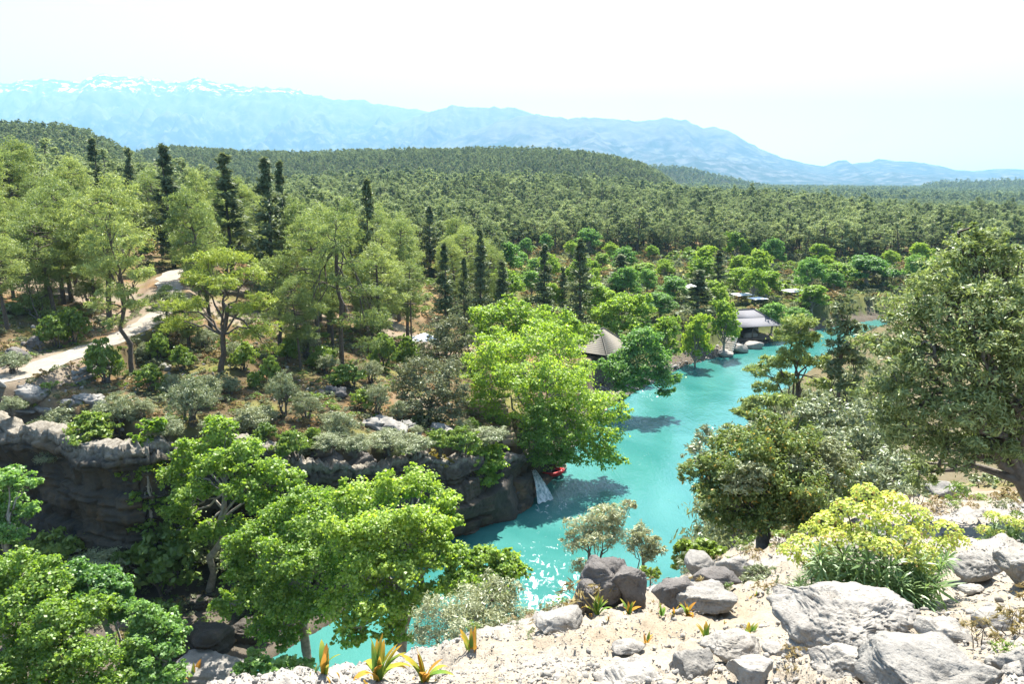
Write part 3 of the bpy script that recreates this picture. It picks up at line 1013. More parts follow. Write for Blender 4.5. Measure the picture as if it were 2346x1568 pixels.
PINE = [make_pine(100 + k, 13.5, 2.9 + .4 * (k % 3), 15000, M['pine'], .33, .2, clear=[.2, .3, .4, .26, .36][k], nb=42) for k in range(5)]
PINE_MID = [make_pine(120 + k, 12 + (k == 2) * 2, [3.3, 3.9, 2.6, 3.4, 2.3, 4.2][k], [2600, 3000, 2400, 1900, 2600, 2600][k], M['pine_far'], .66, .32, clear=[.3, .38, .2, .55, .12, .5][k], nb=24) for k in range(6)]
PINE_FAR = [make_pine(140 + k, 11, 3.4, 420, M['pine_far'], 1.5, .5, clear=.25, nb=12) for k in range(3)]
CYP = [make_cypress(160 + k, 14, 2.5 + .35 * k, 4200, M['cypress']) for k in range(3)]
PLANE = [make_broad(180 + k, 11, 5.0, 20000, M['plane'] if k != 1 else M['plane_cool'], M['bark_plane'], .28) for k in range(3)]
OLIVE = [make_shrub(200 + k, 4.5, 2.4, 9000, M['olive'], M['bark_olive']) for k in range(4)]
SHRUB = [make_shrub(220 + k, 2.2, 1.5, 3500, M['shrub'], M['bark_olive'], .22, .5) for k in range(2)]

def put(kind, name, x, y, H0, Hw, W0, Ww, label, cat, group=None, rz=None, z=None, rng=random):
    cm, tm = kind
    z = gz(x, y) - .05 if z is None else z
    sx = Ww / W0
    return tree_obj(name, cm, tm, (x, y, z), label, cat, group, rng.uniform(0, 6.28) if rz is None else rz, (sx, sx, Hw / H0))
random.seed(7)

def proj(x, y, z):
    dz_ = (z - CAM_H)
    f = y * math.cos(PITCH) - dz_ * math.sin(PITCH)
    u = y * math.sin(PITCH) + dz_ * math.cos(PITCH)
    return (512 + FOC * x / f) * 2346 / 1024, (342.5 - FOC * u / f) * 2346 / 1024

ORD = ['nearest', 'second nearest', 'third nearest', 'fourth nearest', 'fifth nearest', 'sixth nearest', 'seventh nearest', 'eighth nearest', 'ninth nearest', 'tenth nearest']
def rel_labels(pts, noun, marks):
    """say where each of many alike things stands, from the landmark nearest to it in the view"""
    cand, out = [], {}
    for i, (U_, V_) in pts.items():
        dd = [math.hypot(U_ - a, (V_ - b_) * 1.3) for a, b_, _ in marks]
        j = int(np.argmin(dd))
        du_, dv_ = U_ - marks[j][0], V_ - marks[j][1]
        rel = ('left of' if du_ < 0 else 'right of') if abs(du_) > abs(dv_) else ('showing above' if dv_ < 0 else 'showing below')
        cand.append((j, rel, dd[j], i))
    for key in {(c_[0], c_[1]) for c_ in cand}:
        grp_ = sorted([c_ for c_ in cand if c_[:2] == key], key=lambda c_: c_[2])
        for q_, c_ in enumerate(grp_[:10]):
            out[c_[3]] = '%s, %s one %s %s' % (noun, ORD[q_], key[1], marks[key[0]][2]) if len(grp_) > 1 else '%s %s %s' % (noun, key[1], marks[key[0]][2])
    return out

# ------------------------------------------------------------------ large plane trees by the river
XY = lambda U, Y, V=900: at_y(U, V, Y)[0]
def gbase(U, Y, V=900):
    x = XY(U, Y, V)
    return (x, Y, gz(x, Y))

hero('plane_tree', (6.0, 83, 1.2), at_y(1215, 960, 83),
     [(1120, 830, 62, 82), (1175, 800, 60, 84), (1235, 790, 62, 84), (1290, 800, 58, 85), (1312, 862, 50, 84), (1120, 900, 62, 80), (1190, 870, 66, 78), (1260, 870, 68, 78),
      (1330, 920, 66, 79), (1380, 930, 52, 81), (1230, 950, 64, 77), (1300, 980, 62, 77), (1380, 1000, 55, 79), (1390, 1050, 42, 79), (1340, 1040, 50, 78), (1135, 960, 45, 79),
      (1265, 1020, 48, 77), (1400, 960, 40, 80)],
     90000, .215, .85, M['plane'], M['bark_plane'], .42, 301, 'largest bright green plane tree, leaning over the river from the left bank')
hero('plane_tree', at_y(1195, 1085, 77.5), at_y(1225, 1030, 77),
     [(1235, 960, 42, 74.5), (1225, 1010, 44, 74), (1275, 1010, 42, 74.5), (1290, 1050, 34, 74.5), (1235, 1050, 34, 74)],
     26000, .16, .85, M['plane'], M['bark_plane'], .30, 302, 'small plane tree with gnarled trunk at the water edge under the largest plane tree')
hero('plane_tree', gbase(1200, 100), at_y(1200, 800, 100),
     [(1120, 730, 44, 100), (1175, 722, 44, 101), (1230, 735, 46, 101), (1290, 740, 44, 102), (1330, 770, 40, 102), (1100, 770, 36, 100), (1180, 770, 44, 100), (1270, 780, 44, 100)],
     36000, .25, .85, M['plane'], M['bark_plane'], .35, 303, 'yellow-green plane tree directly behind the largest plane tree')
hero('plane_tree', gbase(1420, 104), at_y(1430, 850, 104),
     [(1445, 812, 38, 104), (1475, 800, 44, 104), (1420, 850, 46, 103), (1480, 850, 46, 103), (1520, 870, 34, 103), (1525, 900, 22, 103), (1440, 880, 36, 103), (1405, 842, 34, 104), (1450, 785, 30, 105), (1510, 820, 30, 104), (1470, 770, 32, 105)],
     38000, .25, .85, M['plane_cool'], M['bark_plane'], .32, 304, 'blue-green plane tree drooping over the river beside the shingled pavilion')
hero('plane_tree', gbase(1415, 124), at_y(1415, 750, 124),
     [(1385, 720, 32, 124), (1425, 700, 34, 125), (1465, 712, 32, 125), (1400, 745, 32, 123), (1450, 745, 34, 123), (1365, 722, 18, 124)],
     26000, .27, .85, M['plane'], M['bark_plane'], .3, 305, 'round plane tree with flat top behind the shingled pavilion')
# lower middle group below the ledge
hero('plane_tree', (-12.5, 41.5, 1.0), at_y(690, 1330, 45),
     [(600, 1230, 60, 46), (660, 1180, 62, 47), (730, 1210, 66, 45), (650, 1280, 66, 44), (730, 1300, 70, 43), (560, 1320, 52, 45), (620, 1370, 60, 44), (690, 1390, 62, 43), (520, 1390, 40, 45), (600, 1440, 44, 44),
      (710, 1150, 50, 48), (560, 1270, 46, 46), (660, 1455, 42, 43)],
     78000, .165, .85, M['plane'], M['bark_plane'], .30, 306, 'bright plane tree with pale bent branches below the ledge, left of two')
hero('plane_tree', (-5.5, 40.0, .8), at_y(890, 1330, 42),
     [(820, 1150, 58, 45), (890, 1130, 52, 46), (960, 1110, 50, 47), (1015, 1150, 42, 46), (800, 1230, 66, 43), (880, 1220, 70, 42), (960, 1210, 62, 43), (830, 1310, 68, 41), (920, 1300, 66, 41), (1000, 1270, 52, 42),
      (790, 1390, 60, 41), (880, 1390, 60, 40), (1020, 1200, 34, 45), (800, 1460, 40, 41), (900, 1450, 40, 40), (960, 1370, 48, 41)],
     88000, .165, .85, M['plane'], M['bark_plane'], .34, 307, 'bright plane tree below the ledge with its pale upright trunk in the water')
hero('plane_tree', (0.0, 40.5, 1.6), at_y(1080, 1370, 41),
     [(1060, 1290, 44, 42), (1110, 1280, 40, 42), (1160, 1290, 36, 42), (1080, 1330, 44, 41), (1140, 1340, 42, 41), (1185, 1310, 26, 42), (1030, 1340, 40, 41)],
     30000, .165, .85, M['plane'], M['bark_plane'], .2, 308, 'low plane tree reaching right over the river rapids, behind the grey olive bush')
hero('plane_tree', (-23.0, 53.0, 1.2), at_y(515, 1130, 52.5),
     [(500, 1000, 46, 54), (440, 1040, 46, 54), (560, 1040, 48, 53), (500, 1060, 50, 52), (400, 1090, 44, 54), (620, 1080, 46, 52), (660, 1100, 40, 52), (450, 1130, 48, 52), (560, 1120, 48, 51), (420, 1180, 40, 53),
      (600, 1150, 42, 51), (470, 1220, 40, 52), (545, 1215, 40, 51), (400, 1240, 30, 53), (520, 980, 26, 54)],
     60000, .18, .85, M['plane'], M['bark_plane'], .22, 309, 'plane tree with a straight white trunk in front of the shaded cliff')
hero('plane_tree', (-24.5, 37.0, 1.8), at_y(120, 1440, 38),
     [(40, 1310, 62, 40), (110, 1350, 62, 39), (40, 1400, 66, 38), (120, 1430, 66, 37), (200, 1410, 50, 38), (60, 1500, 66, 37), (150, 1510, 66, 36), (230, 1500, 56, 36), (0, 1340, 50, 40), (20, 1560, 60, 36), (110, 1580, 60, 35), (220, 1580, 56, 35)],
     70000, .16, .85, M['plane'], M['bark_plane'], .28, 310, 'dense plane tree filling the lower left corner')
hero('plane_tree', (-20.0, 39.0, 1.4), at_y(235, 1420, 40),
     [(185, 1320, 44, 41), (240, 1330, 40, 41), (280, 1350, 32, 41), (210, 1380, 46, 40), (270, 1400, 38, 40), (160, 1370, 36, 41)],
     22000, .20, .85, M['plane_cool'], M['bark_plane'], .18, 311, 'small fresh green plane tree between the corner tree and the dark gorge')
hero('plane_tree', (-16.8, 37.5, .9), at_y(350, 1500, 38),
     [(330, 1420, 40, 39), (380, 1430, 36, 39), (320, 1480, 44, 38), (385, 1490, 42, 38), (340, 1550, 46, 37), (410, 1450, 26, 39), (290, 1540, 36, 37), (400, 1550, 34, 37)],
     28000, .16, .85, M['plane_cool'], M['bark_plane'], .18, 312, 'leafy plane tree at the bottom edge beside the pale rock slabs')
hero('plane_tree', (-33.5, 45.5, 2.6), at_y(20, 1200, 45),
     [(20, 1100, 40, 46), (60, 1110, 26, 46), (10, 1160, 42, 46), (70, 1170, 30, 46), (20, 1220, 40, 45), (-40, 1130, 50, 46), (50, 1225, 24, 45), (-30, 1210, 50, 45)],
     26000, .165, .85, M['plane_cool'], M['bark_plane'], .18, 313, 'thin plane tree at the left edge in front of the dark cliff face')
hero('plane_tree', (-8.0, 38.5, 1), at_y(640, 1560, 40),
     [(590, 1530, 40, 40), (650, 1540, 40, 39), (560, 1570, 36, 40), (690, 1530, 28, 40)],
     9000, .25, .85, M['plane_cool'], M['bark_plane'], .12, 314, 'low leafy sapling at the bottom edge above the shaded shallows')
hero('climbing_plant', at_y(345, 1190, 54), at_y(340, 1100, 54.2),
     [(350, 980, 26, 56), (330, 1020, 30, 55.5), (320, 1080, 34, 55), (320, 1140, 32, 54.5), (345, 1060, 30, 55), (350, 1150, 30, 54.5), (320, 1200, 26, 54)],
     14000, .24, .85, M['plane'], M['bark_plane'], .1, 315, 'fresh green climber hanging down the cliff corner', 'climbing plant', cname='foliage', snap=False)
hero('fig_bush', at_y(1110, 1110, 69.5), at_y(1110, 1080, 69.3),
     [(1100, 1035, 34, 69), (1085, 1070, 32, 68.5), (1130, 1065, 32, 69), (1110, 1095, 34, 68.5), (1080, 1100, 22, 68.5), (1140, 1030, 18, 69.5)],
     14000, .27, .85, M['plane'], M['bark_plane'], .1, 316, 'rounded bright green bush hanging over the dark river rock', 'bush', cname='foliage', snap=False)

# mid-distance plane trees along the far bank (copies of three kinds)
far_planes = [  # U, V top, width, Y, kind, label
    (1525, 722, 95, 126, 0, 'yellow-green plane tree left of the stone stairs'),
    (1600, 713, 80, 131, 0, 'round plane tree directly above the stone stairs'),
    (1665, 683, 82, 139, 0, 'tall plane tree right of the stone stairs'),
    (1470, 600, 82, 195, 0, 'bright plane tree behind the meadow, under the pine slope'),
    (1600, 580, 56, 235, 1, 'small plane tree at the foot of the pine forest'),
    (1690, 612, 80, 185, 0, 'bright plane tree behind the low grey restaurant roof'),
    (1755, 618, 82, 178, 0, 'broad plane tree above the low grey restaurant roof'),
    (1770, 688, 80, 155, 1, 'plane tree on the bank between the grey roof and the white canopy'),
    (1862, 650, 90, 172, 0, 'yellow-green plane tree right of the white canopy'),
    (1915, 602, 90, 195, 0, 'tall plane tree behind the white canopy'),
    (1985, 580, 120, 200, 1, 'wide dark green plane tree left of the big olive tree'),
    (1376, 600, 48, 225, 0, 'small bright plane tree beside the meadow cypress'),
    (1215, 615, 60, 165, 1, 'pale plane tree behind the white rocks'),
    (1268, 645, 52, 150, 0, 'slim yellow-green plane tree between two dark cypresses'),
    (1545, 628, 84, 170, 1, 'blue-green plane tree left of the white roof'),
    (1515, 665, 90, 150, 1, 'pale green plane tree in front of the white roof'),
    (1640, 640, 70, 160, 0, 'plane tree behind the riverside cypress'),
    (1830, 740, 60, 163, 1, 'small plane tree on the bank below the white canopy')]
for U, Vt, wpx, Y, k, lab in far_planes:
    x = XY(U, Y, 680)
    z0 = gz(x, Y)
    top = at_y(U, Vt, Y)[2]
    Hh = max(top - z0, 5) * 1.02
    put(PLANE[k], 'plane_tree', x, Y, 11.2, Hh, 10.4, px2m(Y, wpx, 700) * 1.12, lab, 'tree', 'plane trees along the far bank')

# ------------------------------------------------------------------ cypresses
cyp = [(398, 348, 70, 128, 'slender dark conifer tallest on the left hillside'), (530, 360, 84, 120, 'dense dark conifer with split top left of centre'),
       (622, 378, 92, 114, 'broad dark spruce-like conifer above the forked pine'), (653, 386, 50, 132, 'thin dark conifer just right of the broad one'),
       (318, 346, 44, 150, 'thin sparse conifer near the left skyline'), (845, 428, 66, 106, 'tall narrow conifer right of the tall bare-trunked pine'),
       (1018, 572, 48, 106, 'narrow dark cypress behind the grey oak'), (1100, 528, 44, 128, 'dark cypress above the yellow-green plane tree'),
       (1062, 600, 40, 116, 'thin cypress between two taller cypresses'), (1247, 572, 46, 140, 'dark cypress at the left end of the meadow'),
       (1290, 615, 34, 150, 'thin young cypress in front of the meadow'), (1331, 560, 66, 128, 'largest dark cypress beside the shingled pavilion'),
       (1422, 590, 56, 165, 'cypress in front of the bright plane trees at the meadow'), (1603, 622, 66, 145, 'dark cypress standing above the stone stairs'),
       (1648, 580, 48, 165, 'thin dark cypress behind the stone stairs'), (240, 330, 50, 165, 'pale thin conifer on the left skyline'),
       (1150, 600, 40, 135, 'small cypress left of the white rocks'), (985, 480, 44, 180, 'slim conifer in the middle of the pine slope')]
for k, (U, Vt, wpx, Y, lab) in enumerate(cyp):
    x = XY(U, Y, 600)
    z0 = gz(x, Y)
    put(CYP[k % 3], 'cypress_tree', x, Y, 13.8, (at_y(U, Vt, Y)[2] - z0) * 1.04, 4.6 + .7 * (k % 3), px2m(Y, wpx, 600) * 1.6, lab, 'tree', 'dark narrow conifers')

# ------------------------------------------------------------------ named pines
def bl_pine(name, base, fork, blobs, n, lm, r0, seed, label, **kw):
    return hero(name, base, fork, blobs, int(n * 1.5), .33, .2, lm, M['bark_pine'], r0, seed, label, 'tree', None, 3,
                per=18, spread=.28, inner=.3, upb=.3, noise_n=1.2, lowcut=-.6, fold=0, **kw)
bl_pine('pine_tree', tuple(hit(305, 868)), at_y(272, 650, 73),
        [(262, 520, 40, 73, .6), (230, 560, 38, 73, .6), (300, 560, 36, 72, .6), (270, 600, 44, 72, .6), (220, 620, 36, 72, .6), (320, 630, 36, 72, .6), (265, 670, 40, 72, .6), (230, 700, 30, 72, .6), (310, 700, 30, 72, .6), (260, 740, 26, 72, .6), (250, 480, 26, 73, .7)],
        16000, M['pine'], .20, 401, 'leaning pine with a bare trunk beside the dirt road')
bl_pine('pine_tree', tuple(hit(505, 862)), at_y(520, 720, 73.5),
        [(470, 600, 40, 75, .6), (530, 590, 42, 75, .6), (580, 630, 42, 74, .6), (450, 640, 36, 73, .6), (520, 650, 40, 72.5, .55), (600, 690, 38, 74, .6), (560, 710, 36, 73, .6), (610, 760, 34, 73, .6), (440, 700, 34, 74, .6), (410, 740, 38, 75, .6), (390, 700, 30, 76, .6), (620, 800, 26, 73, .6), (560, 770, 30, 73, .6)],
        20000, M['pine_yellow'], .26, 402, 'bright forked pine with spreading umbrella crown above the terrace')
bl_pine('pine_tree', tuple(hit(784, 850)), at_y(772, 560, 81),
        [(770, 500, 36, 81, .6), (740, 540, 34, 81, .6), (800, 540, 34, 81, .6), (770, 570, 38, 80, .55), (730, 600, 38, 81, .55), (820, 610, 40, 80, .55), (700, 650, 34, 81, .55), (840, 670, 40, 80, .55), (780, 650, 36, 80, .55), (720, 710, 36, 80, .55), (860, 730, 38, 80, .55), (800, 740, 34, 80, .55), (700, 770, 30, 81, .55), (850, 790, 34, 80, .55)],
        18000, M['pine'], .22, 403, 'tall pine with one long straight bare trunk above the terrace')
bl_pine('pine_tree', gbase(640, 86, 800), at_y(640, 720, 86),
        [(610, 610, 38, 88, .6), (650, 600, 36, 88, .6), (630, 650, 40, 87, .6), (670, 690, 34, 87, .6), (640, 720, 34, 87, .6), (690, 640, 28, 88, .6)],
        9000, M['pine'], .2, 404, 'pine with broken bare branches behind the forked pine')
bl_pine('pine_tree', tuple(hit(92, 790)), at_y(90, 720, 86),
        [(90, 600, 40, 87, .7), (60, 650, 38, 86, .7), (120, 650, 36, 86, .7), (90, 690, 42, 86, .7), (50, 710, 34, 86, .7), (125, 720, 30, 85, .7), (85, 740, 36, 85, .6)],
        12000, M['pine'], .18, 405, 'bushy pine on the slope above the bend of the dirt road')
bl_pine('pine_tree', at_y(1830, 985, 48), at_y(1828, 860, 48),
        [(1825, 740, 34, 48, .7), (1800, 770, 34, 48, .6), (1850, 775, 30, 48, .6), (1825, 810, 34, 47.5, .6), (1780, 830, 34, 48, .6), (1870, 830, 32, 48, .6), (1740, 850, 30, 48, .55), (1800, 870, 30, 48, .5), (1880, 880, 28, 48, .6), (1760, 890, 28, 48, .5)],
        11000, M['pine'], .14, 406, 'open pine standing over the river in front of the far bend')
bl_pine('pine_tree', at_y(1795, 1010, 40), at_y(1785, 960, 40),
        [(1730, 930, 30, 40, .55), (1765, 915, 30, 40, .5), (1700, 945, 26, 40, .5), (1790, 920, 26, 40, .55), (1740, 965, 22, 40, .5), (1850, 940, 28, 41, .7), (1850, 980, 30, 41, .7)],
        8000, M['pine'], .10, 407, 'crooked thin pine leaning left over the turquoise water')
hero('juniper_tree', at_y(1925, 900, 46), at_y(1925, 830, 46),
     [(1930, 710, 30, 46), (1915, 750, 34, 46), (1950, 760, 30, 46), (1925, 800, 36, 45.5), (1960, 830, 34, 46), (1910, 850, 32, 45), (1940, 880, 36, 45)],
     12000, .25, .3, M['cypress'], M['bark_pine'], .14, 408, 'dark dense juniper between the open pine and the big olive tree')

# ------------------------------------------------------------------ grey oaks, olives and shrubs of the left terrace
hero('oak_tree', gbase(985, 74, 990), at_y(985, 930, 74),
     [(960, 850, 46, 75), (1020, 850, 44, 75), (930, 880, 40, 75), (990, 890, 50, 73), (1040, 900, 36, 74), (950, 930, 44, 73), (1010, 940, 42, 72.5), (980, 970, 36, 72.5), (1045, 955, 28, 73)],
     30000, .22, .5, M['oak'], M['bark_olive'], .2, 420, 'grey-brown evergreen oak left of the largest plane tree')
hero('oak_tree', gbase(1025, 88, 900), at_y(1025, 820, 88),
     [(1000, 755, 36, 88), (1045, 750, 36, 89), (1030, 790, 40, 87), (1070, 790, 30, 88), (985, 800, 32, 87), (1050, 830, 36, 86)],
     16000, .24, .5, M['oak'], M['bark_olive'], .2, 421, 'grey-brown evergreen oak behind the other oak, beside the white tent roof')
olv = [  # U, Vtop, Vbase, width, kind, label ; a real bush standing where its foot meets the terrace
    (140, 905, 1020, 135, 0, 'grey-green olive at the cliff edge, leftmost of the terrace olives'),
    (275, 880, 1005, 112, 1, 'olive with dark trunk beside the small rock cave'),
    (440, 840, 975, 130, 2, 'large rounded olive on the terrace under the forked pine'),
    (578, 912, 1000, 110, 3, 'olive bush below the footpath on the terrace'),
    (652, 830, 955, 84, 1, 'brushy upright olive with many bare stems'),
    (704, 872, 970, 80, 0, 'brushy olive right of the upright many-stemmed one'),
    (785, 926, 1020, 100, 2, 'thin olive on bare orange earth at the terrace edge'),
    (668, 985, 1068, 112, 3, 'silver-grey olive bush at the cliff top above the plane tree'),
    (868, 862, 955, 78, 1, 'olive bush left of the grey oak'),
    (914, 900, 968, 56, 0, 'small olive bush at the left foot of the grey oak'),
    (1062, 945, 1025, 72, 2, 'small olive with thin trunk left of the earth steps'),
    (480, 840, 930, 80, 3, 'olive bush hugging the trunk of the forked pine'),
    (640, 1010, 1050, 60, 2, 'low grey bush on the cliff top right of the white-trunked plane tree'),
    (885, 990, 1060, 80, 1, 'dusty green bush among the terrace edge rocks'),
    (965, 1040, 1100, 70, 3, 'grey bush growing from the cliff above the bright plane trees')]
for U, Vt, Vb, wpx, k, lab in olv:
    P = hit(U, Vb)
    Hh = at_y(U, Vt, P[1])[2] - P[2]
    put(OLIVE[k], 'olive_tree', P[0], P[1], 4.6, Hh, 4.9, px2m(P[1], wpx, 950), lab, 'tree', 'olives on the left terrace', z=P[2] - .05)
shr = [(240, 770, 880, 90, 'dark green bush covering the road edge beside the leaning pine'), (800, 830, 890, 110, 'fresh green bush at the foot of the tall pine'), (585, 850, 890, 44, 'small light green bush on dry earth'),
       (420, 790, 850, 70, 'green bush behind the leaning pine'), (740, 790, 850, 70, 'green bush left of the tall pine trunk'), (905, 1000, 1080, 90, 'light green bush on the cliff below the oak'),
       (170, 700, 790, 80, 'rounded bush above the road'), (560, 780, 850, 70, 'green bush right of the forked pine'), (880, 760, 850, 70, 'pale bush left of the white tent roof'),
       (660, 770, 830, 60, 'green bush behind the many-stemmed olive'), (365, 760, 830, 60, 'pale bush at the bend of the road'), (1010, 1085, 1110, 40, 'small bush under the cliff rim')]
for k, (U, Vt, Vb, wpx, lab) in enumerate(shr):
    P = hit(U, Vb)
    put(SHRUB[k % 2], 'shrub', P[0], P[1], 2.2, max(at_y(U, Vt, P[1])[2] - P[2], .8), 3.1, px2m(P[1], wpx, 900), lab, 'bush', 'green bushes of the left bank', z=P[2] - .05)
P = hit(1010, 1100)
hero('shrub', at_y(1010, 1095, 66), at_y(1010, 1075, 66), [(990, 1050, 20, 66), (1020, 1065, 22, 66), (1030, 1095, 18, 66), (1000, 1085, 20, 66)], 5000, .24, .6, M['yellow_shrub'], M['bark_olive'], .06, 430,
     'yellow-leaved bush on the cliff left of the rounded bright bush', 'bush', cname='foliage', snap=False)

# ------------------------------------------------------------------ right bank trees
hero('olive_tree', gbase(2420, 14.5, 1180), at_y(2310, 1060, 14.6),
     [(2150, 640, 75, 15.5), (2230, 590, 70, 15.5), (2310, 600, 80, 15.5), (2090, 720, 85, 15), (2190, 720, 100, 14.5), (2300, 710, 100, 14.5), (2050, 800, 78, 15), (2140, 830, 100, 14), (2250, 830, 110, 13.8), (2350, 800, 100, 14),
      (2040, 890, 74, 14.8), (2120, 930, 90, 14), (2220, 950, 100, 13.6), (2330, 930, 100, 13.8), (2080, 1000, 80, 14.5), (2170, 1040, 80, 14), (2270, 1020, 70, 14.2), (2400, 700, 110, 15), (2430, 880, 110, 14.5), (2110, 1090, 50, 14.6), (2200, 560, 45, 15.8)],
     105000, .095, .30, M['olive_big'], M['bark_olive'], .20, 450, 'large silvery olive tree filling the right edge', twig=7, per=30, spread=.22)
hero('laurel_tree', gbase(1745, 19.2, 1290), at_y(1750, 1190, 19.3),
     [(1760, 1000, 66, 20), (1700, 1040, 66, 20), (1640, 1080, 62, 20), (1820, 1040, 70, 20), (1880, 1060, 70, 20.5), (1750, 1090, 80, 19), (1840, 1120, 80, 19), (1680, 1130, 66, 19.3), (1910, 1120, 60, 20), (1780, 1170, 70, 19), (1860, 1190, 66, 19), (1700, 1200, 50, 19.2), (1620, 1120, 40, 19.6), (1600, 1075, 34, 20), (1650, 1180, 40, 19.4)],
     80000, .10, .42, M['laurel'], M['bark_olive'], .17, 451, 'dark bushy evergreen tree with orange-yellow shoots on the ledge', twig=4)
hero('oak_tree', at_y(1860, 1275, 19.8), at_y(1860, 1190, 19.8),
     [(1815, 1075, 50, 19.4), (1880, 1090, 56, 19.6), (1920, 1050, 50, 20), (1850, 1140, 54, 19), (1690, 1110, 44, 18.7), (1735, 1085, 40, 18.6), (1900, 1160, 46, 19.2)],
     30000, .10, .34, M['olive'], M['bark_olive'], .1, 460, 'grey-green oak grown into the right side of the bushy evergreen', twig=3)
hero('shrub', at_y(1980, 1170, 27), at_y(1980, 1080, 27),
     [(1900, 960, 60, 30), (1970, 960, 60, 30), (2010, 1010, 60, 28), (1940, 1030, 60, 28), (2050, 1070, 60, 26), (1980, 1100, 60, 25), (1900, 1000, 50, 29), (2090, 1130, 46, 24), (1880, 940, 40, 31)],
     28000, .17, .35, M['olive'], M['bark_olive'], .12, 452, 'olive-green thicket between the bushy evergreen and the big olive', 'bush', cname='foliage')
hero('shrub', at_y(1650, 1050, 32), at_y(1660, 1020, 32),
     [(1640, 1010, 40, 33), (1690, 1000, 40, 33), (1600, 1040, 34, 32), (1740, 985, 36, 33)],
     9000, .16, .3, M['olive'], M['bark_olive'], .08, 453, 'grey-green bush leaning over the water behind the bushy evergreen', 'bush', cname='foliage')
hero('olive_tree', at_y(1345, 1345, 21), at_y(1350, 1270, 21),
     [(1330, 1210, 34, 21.3), (1370, 1190, 36, 21.3), (1410, 1180, 30, 21.4), (1310, 1250, 28, 21), (1360, 1240, 36, 20.8), (1410, 1230, 34, 21), (1440, 1160, 16, 21.5), (1330, 1300, 26, 20.8)],
     13000, .12, .22, M['olive_pale'], M['bark_olive'], .06, 454, 'pale feathery olive behind the dark split boulder, left of two', twig=4, spread=.3)
hero('olive_tree', at_y(1462, 1330, 20.5), at_y(1472, 1275, 20.5),
     [(1470, 1220, 26, 20.5), (1495, 1245, 24, 20.5), (1455, 1250, 24, 20.3), (1490, 1275, 22, 20.4), (1510, 1265, 16, 20.5)],
     6500, .12, .22, M['olive_pale'], M['bark_olive'], .05, 455, 'small pale olive with curved trunk behind the dark split boulder, right of two', twig=4, spread=.3)
hero('olive_tree', at_y(1090, 1540, 15.5), at_y(1085, 1490, 15.5),
     [(1060, 1390, 60, 16), (1130, 1385, 60, 16), (1180, 1410, 44, 16), (1010, 1420, 56, 15.7), (1080, 1440, 66, 15.3), (1150, 1450, 54, 15.5), (980, 1460, 40, 15.5), (1040, 1480, 46, 15), (1110, 1490, 44, 15), (1190, 1450, 30, 15.7), (1150, 1350, 34, 16.2)],
     36000, .085, .24, M['olive_pale'], M['bark_olive'], .06, 456, 'dense pale grey olive bush just below the ledge edge', twig=4, spread=.26)
hero('shrub', at_y(1590, 1310, 20.5), at_y(1590, 1280, 20.5),
     [(1570, 1260, 26, 20.6), (1610, 1255, 28, 20.7), (1640, 1265, 24, 20.5), (1555, 1290, 20, 20.4), (1600, 1285, 22, 20.3)],
     6000, .13, .7, M['shrub'], M['bark_olive'], .04, 457, 'fresh green bush beyond the layered ledge rocks', 'bush', cname='foliage')
hero('shrub', at_y(1740, 1365, 11.5), at_y(1740, 1350, 11.5),
     [(1720, 1330, 26, 11.5), (1760, 1325, 26, 11.5), (1740, 1310, 24, 11.7), (1785, 1335, 18, 11.5), (1700, 1345, 16, 11.4)],
     7000, .06, .3, M['olive'], M['bark_olive'], .02, 458, 'low grey-green bush in front of the bushy evergreen', 'bush', cname='foliage')
hero('shrub', at_y(1490, 1335, 17), at_y(1490, 1325, 17), [(1480, 1312, 14, 17), (1500, 1318, 14, 17)], 1500, .10, .4, M['shrub'], M['bark_olive'], .02, 459,
     'tiny rounded bright bush on the rock behind the dark split boulder', 'bush', cname='foliage')

for U, Vb, Vt, wpx, k, lab in [(388, 800, 655, 100, 1, 'small bright pine left of the forked pine'), (435, 800, 670, 90, 3, 'young pine close behind the forked pine'), (690, 850, 640, 90, 2, 'slim pine between the forked pine and the tall pine'),
                               (870, 800, 560, 130, 0, 'leafy pine right of the tall pine'), (935, 790, 600, 110, 4, 'dense pine behind the white tent roof'), (20, 760, 520, 130, 2, 'dark pine at the left edge above the road'), (165, 690, 500, 130, 1, 'pine above the upper bend of the road')]:
    P = hit(U, Vb)
    put(PINE[k], 'pine_tree', P[0], P[1], 13.5, at_y(U, Vt, P[1])[2] - P[2], 2 * (2.9 + .4 * (k % 3)), px2m(P[1], wpx, 700), lab, 'tree', None, z=P[2] - .05)
rim = [(-50.5, 63.4, 'leafy bush on the cliff rim at the far left edge'), (-46.5, 62.0, 'grey bush on the cliff rim below the flat grey boulder'), (-40.5, 60.2, 'low scrub on the cliff rim between the leftmost olive and the long slab'),
       (-33, 57.6, 'grey scrub on the cliff rim just right of the leftmost terrace olive'), (-27, 57.2, 'bush on the cliff rim directly above the green climber'), (-23.5, 59, 'grey bush on the cliff rim behind the white-trunked plane tree'),
       (-20, 59.6, 'green bush on the cliff rim right of the white-trunked plane tree'), (-15, 60, 'scrub on the cliff rim above the bright plane trees'), (-10.5, 62.6, 'grey scrub on the cliff rim under the thin terrace olive'),
       (-17.3, 58.0, 'hanging scrub on the cliff top just below the silver olive'), (-12.8, 60.0, 'bush on the cliff rim above the dark right ledge rock'), (-8.6, 63.6, 'grey scrub on the cliff rim below the dusty green bush'), (-4.6, 67.2, 'low scrub on the cliff rim above the yellow-leaved bush'), (-36.5, 58.3, 'leafy scrub hanging over the cliff under the leftmost olive'), (-29.8, 55.6, 'grey scrub at the cliff corner beside the climber'),
       (-6.5, 66, 'bush on the cliff rim left of the rounded bright bush'), (-2.5, 70.5, 'bush on the cliff rim behind the rounded bright bush')]
rr2 = random.Random(4)
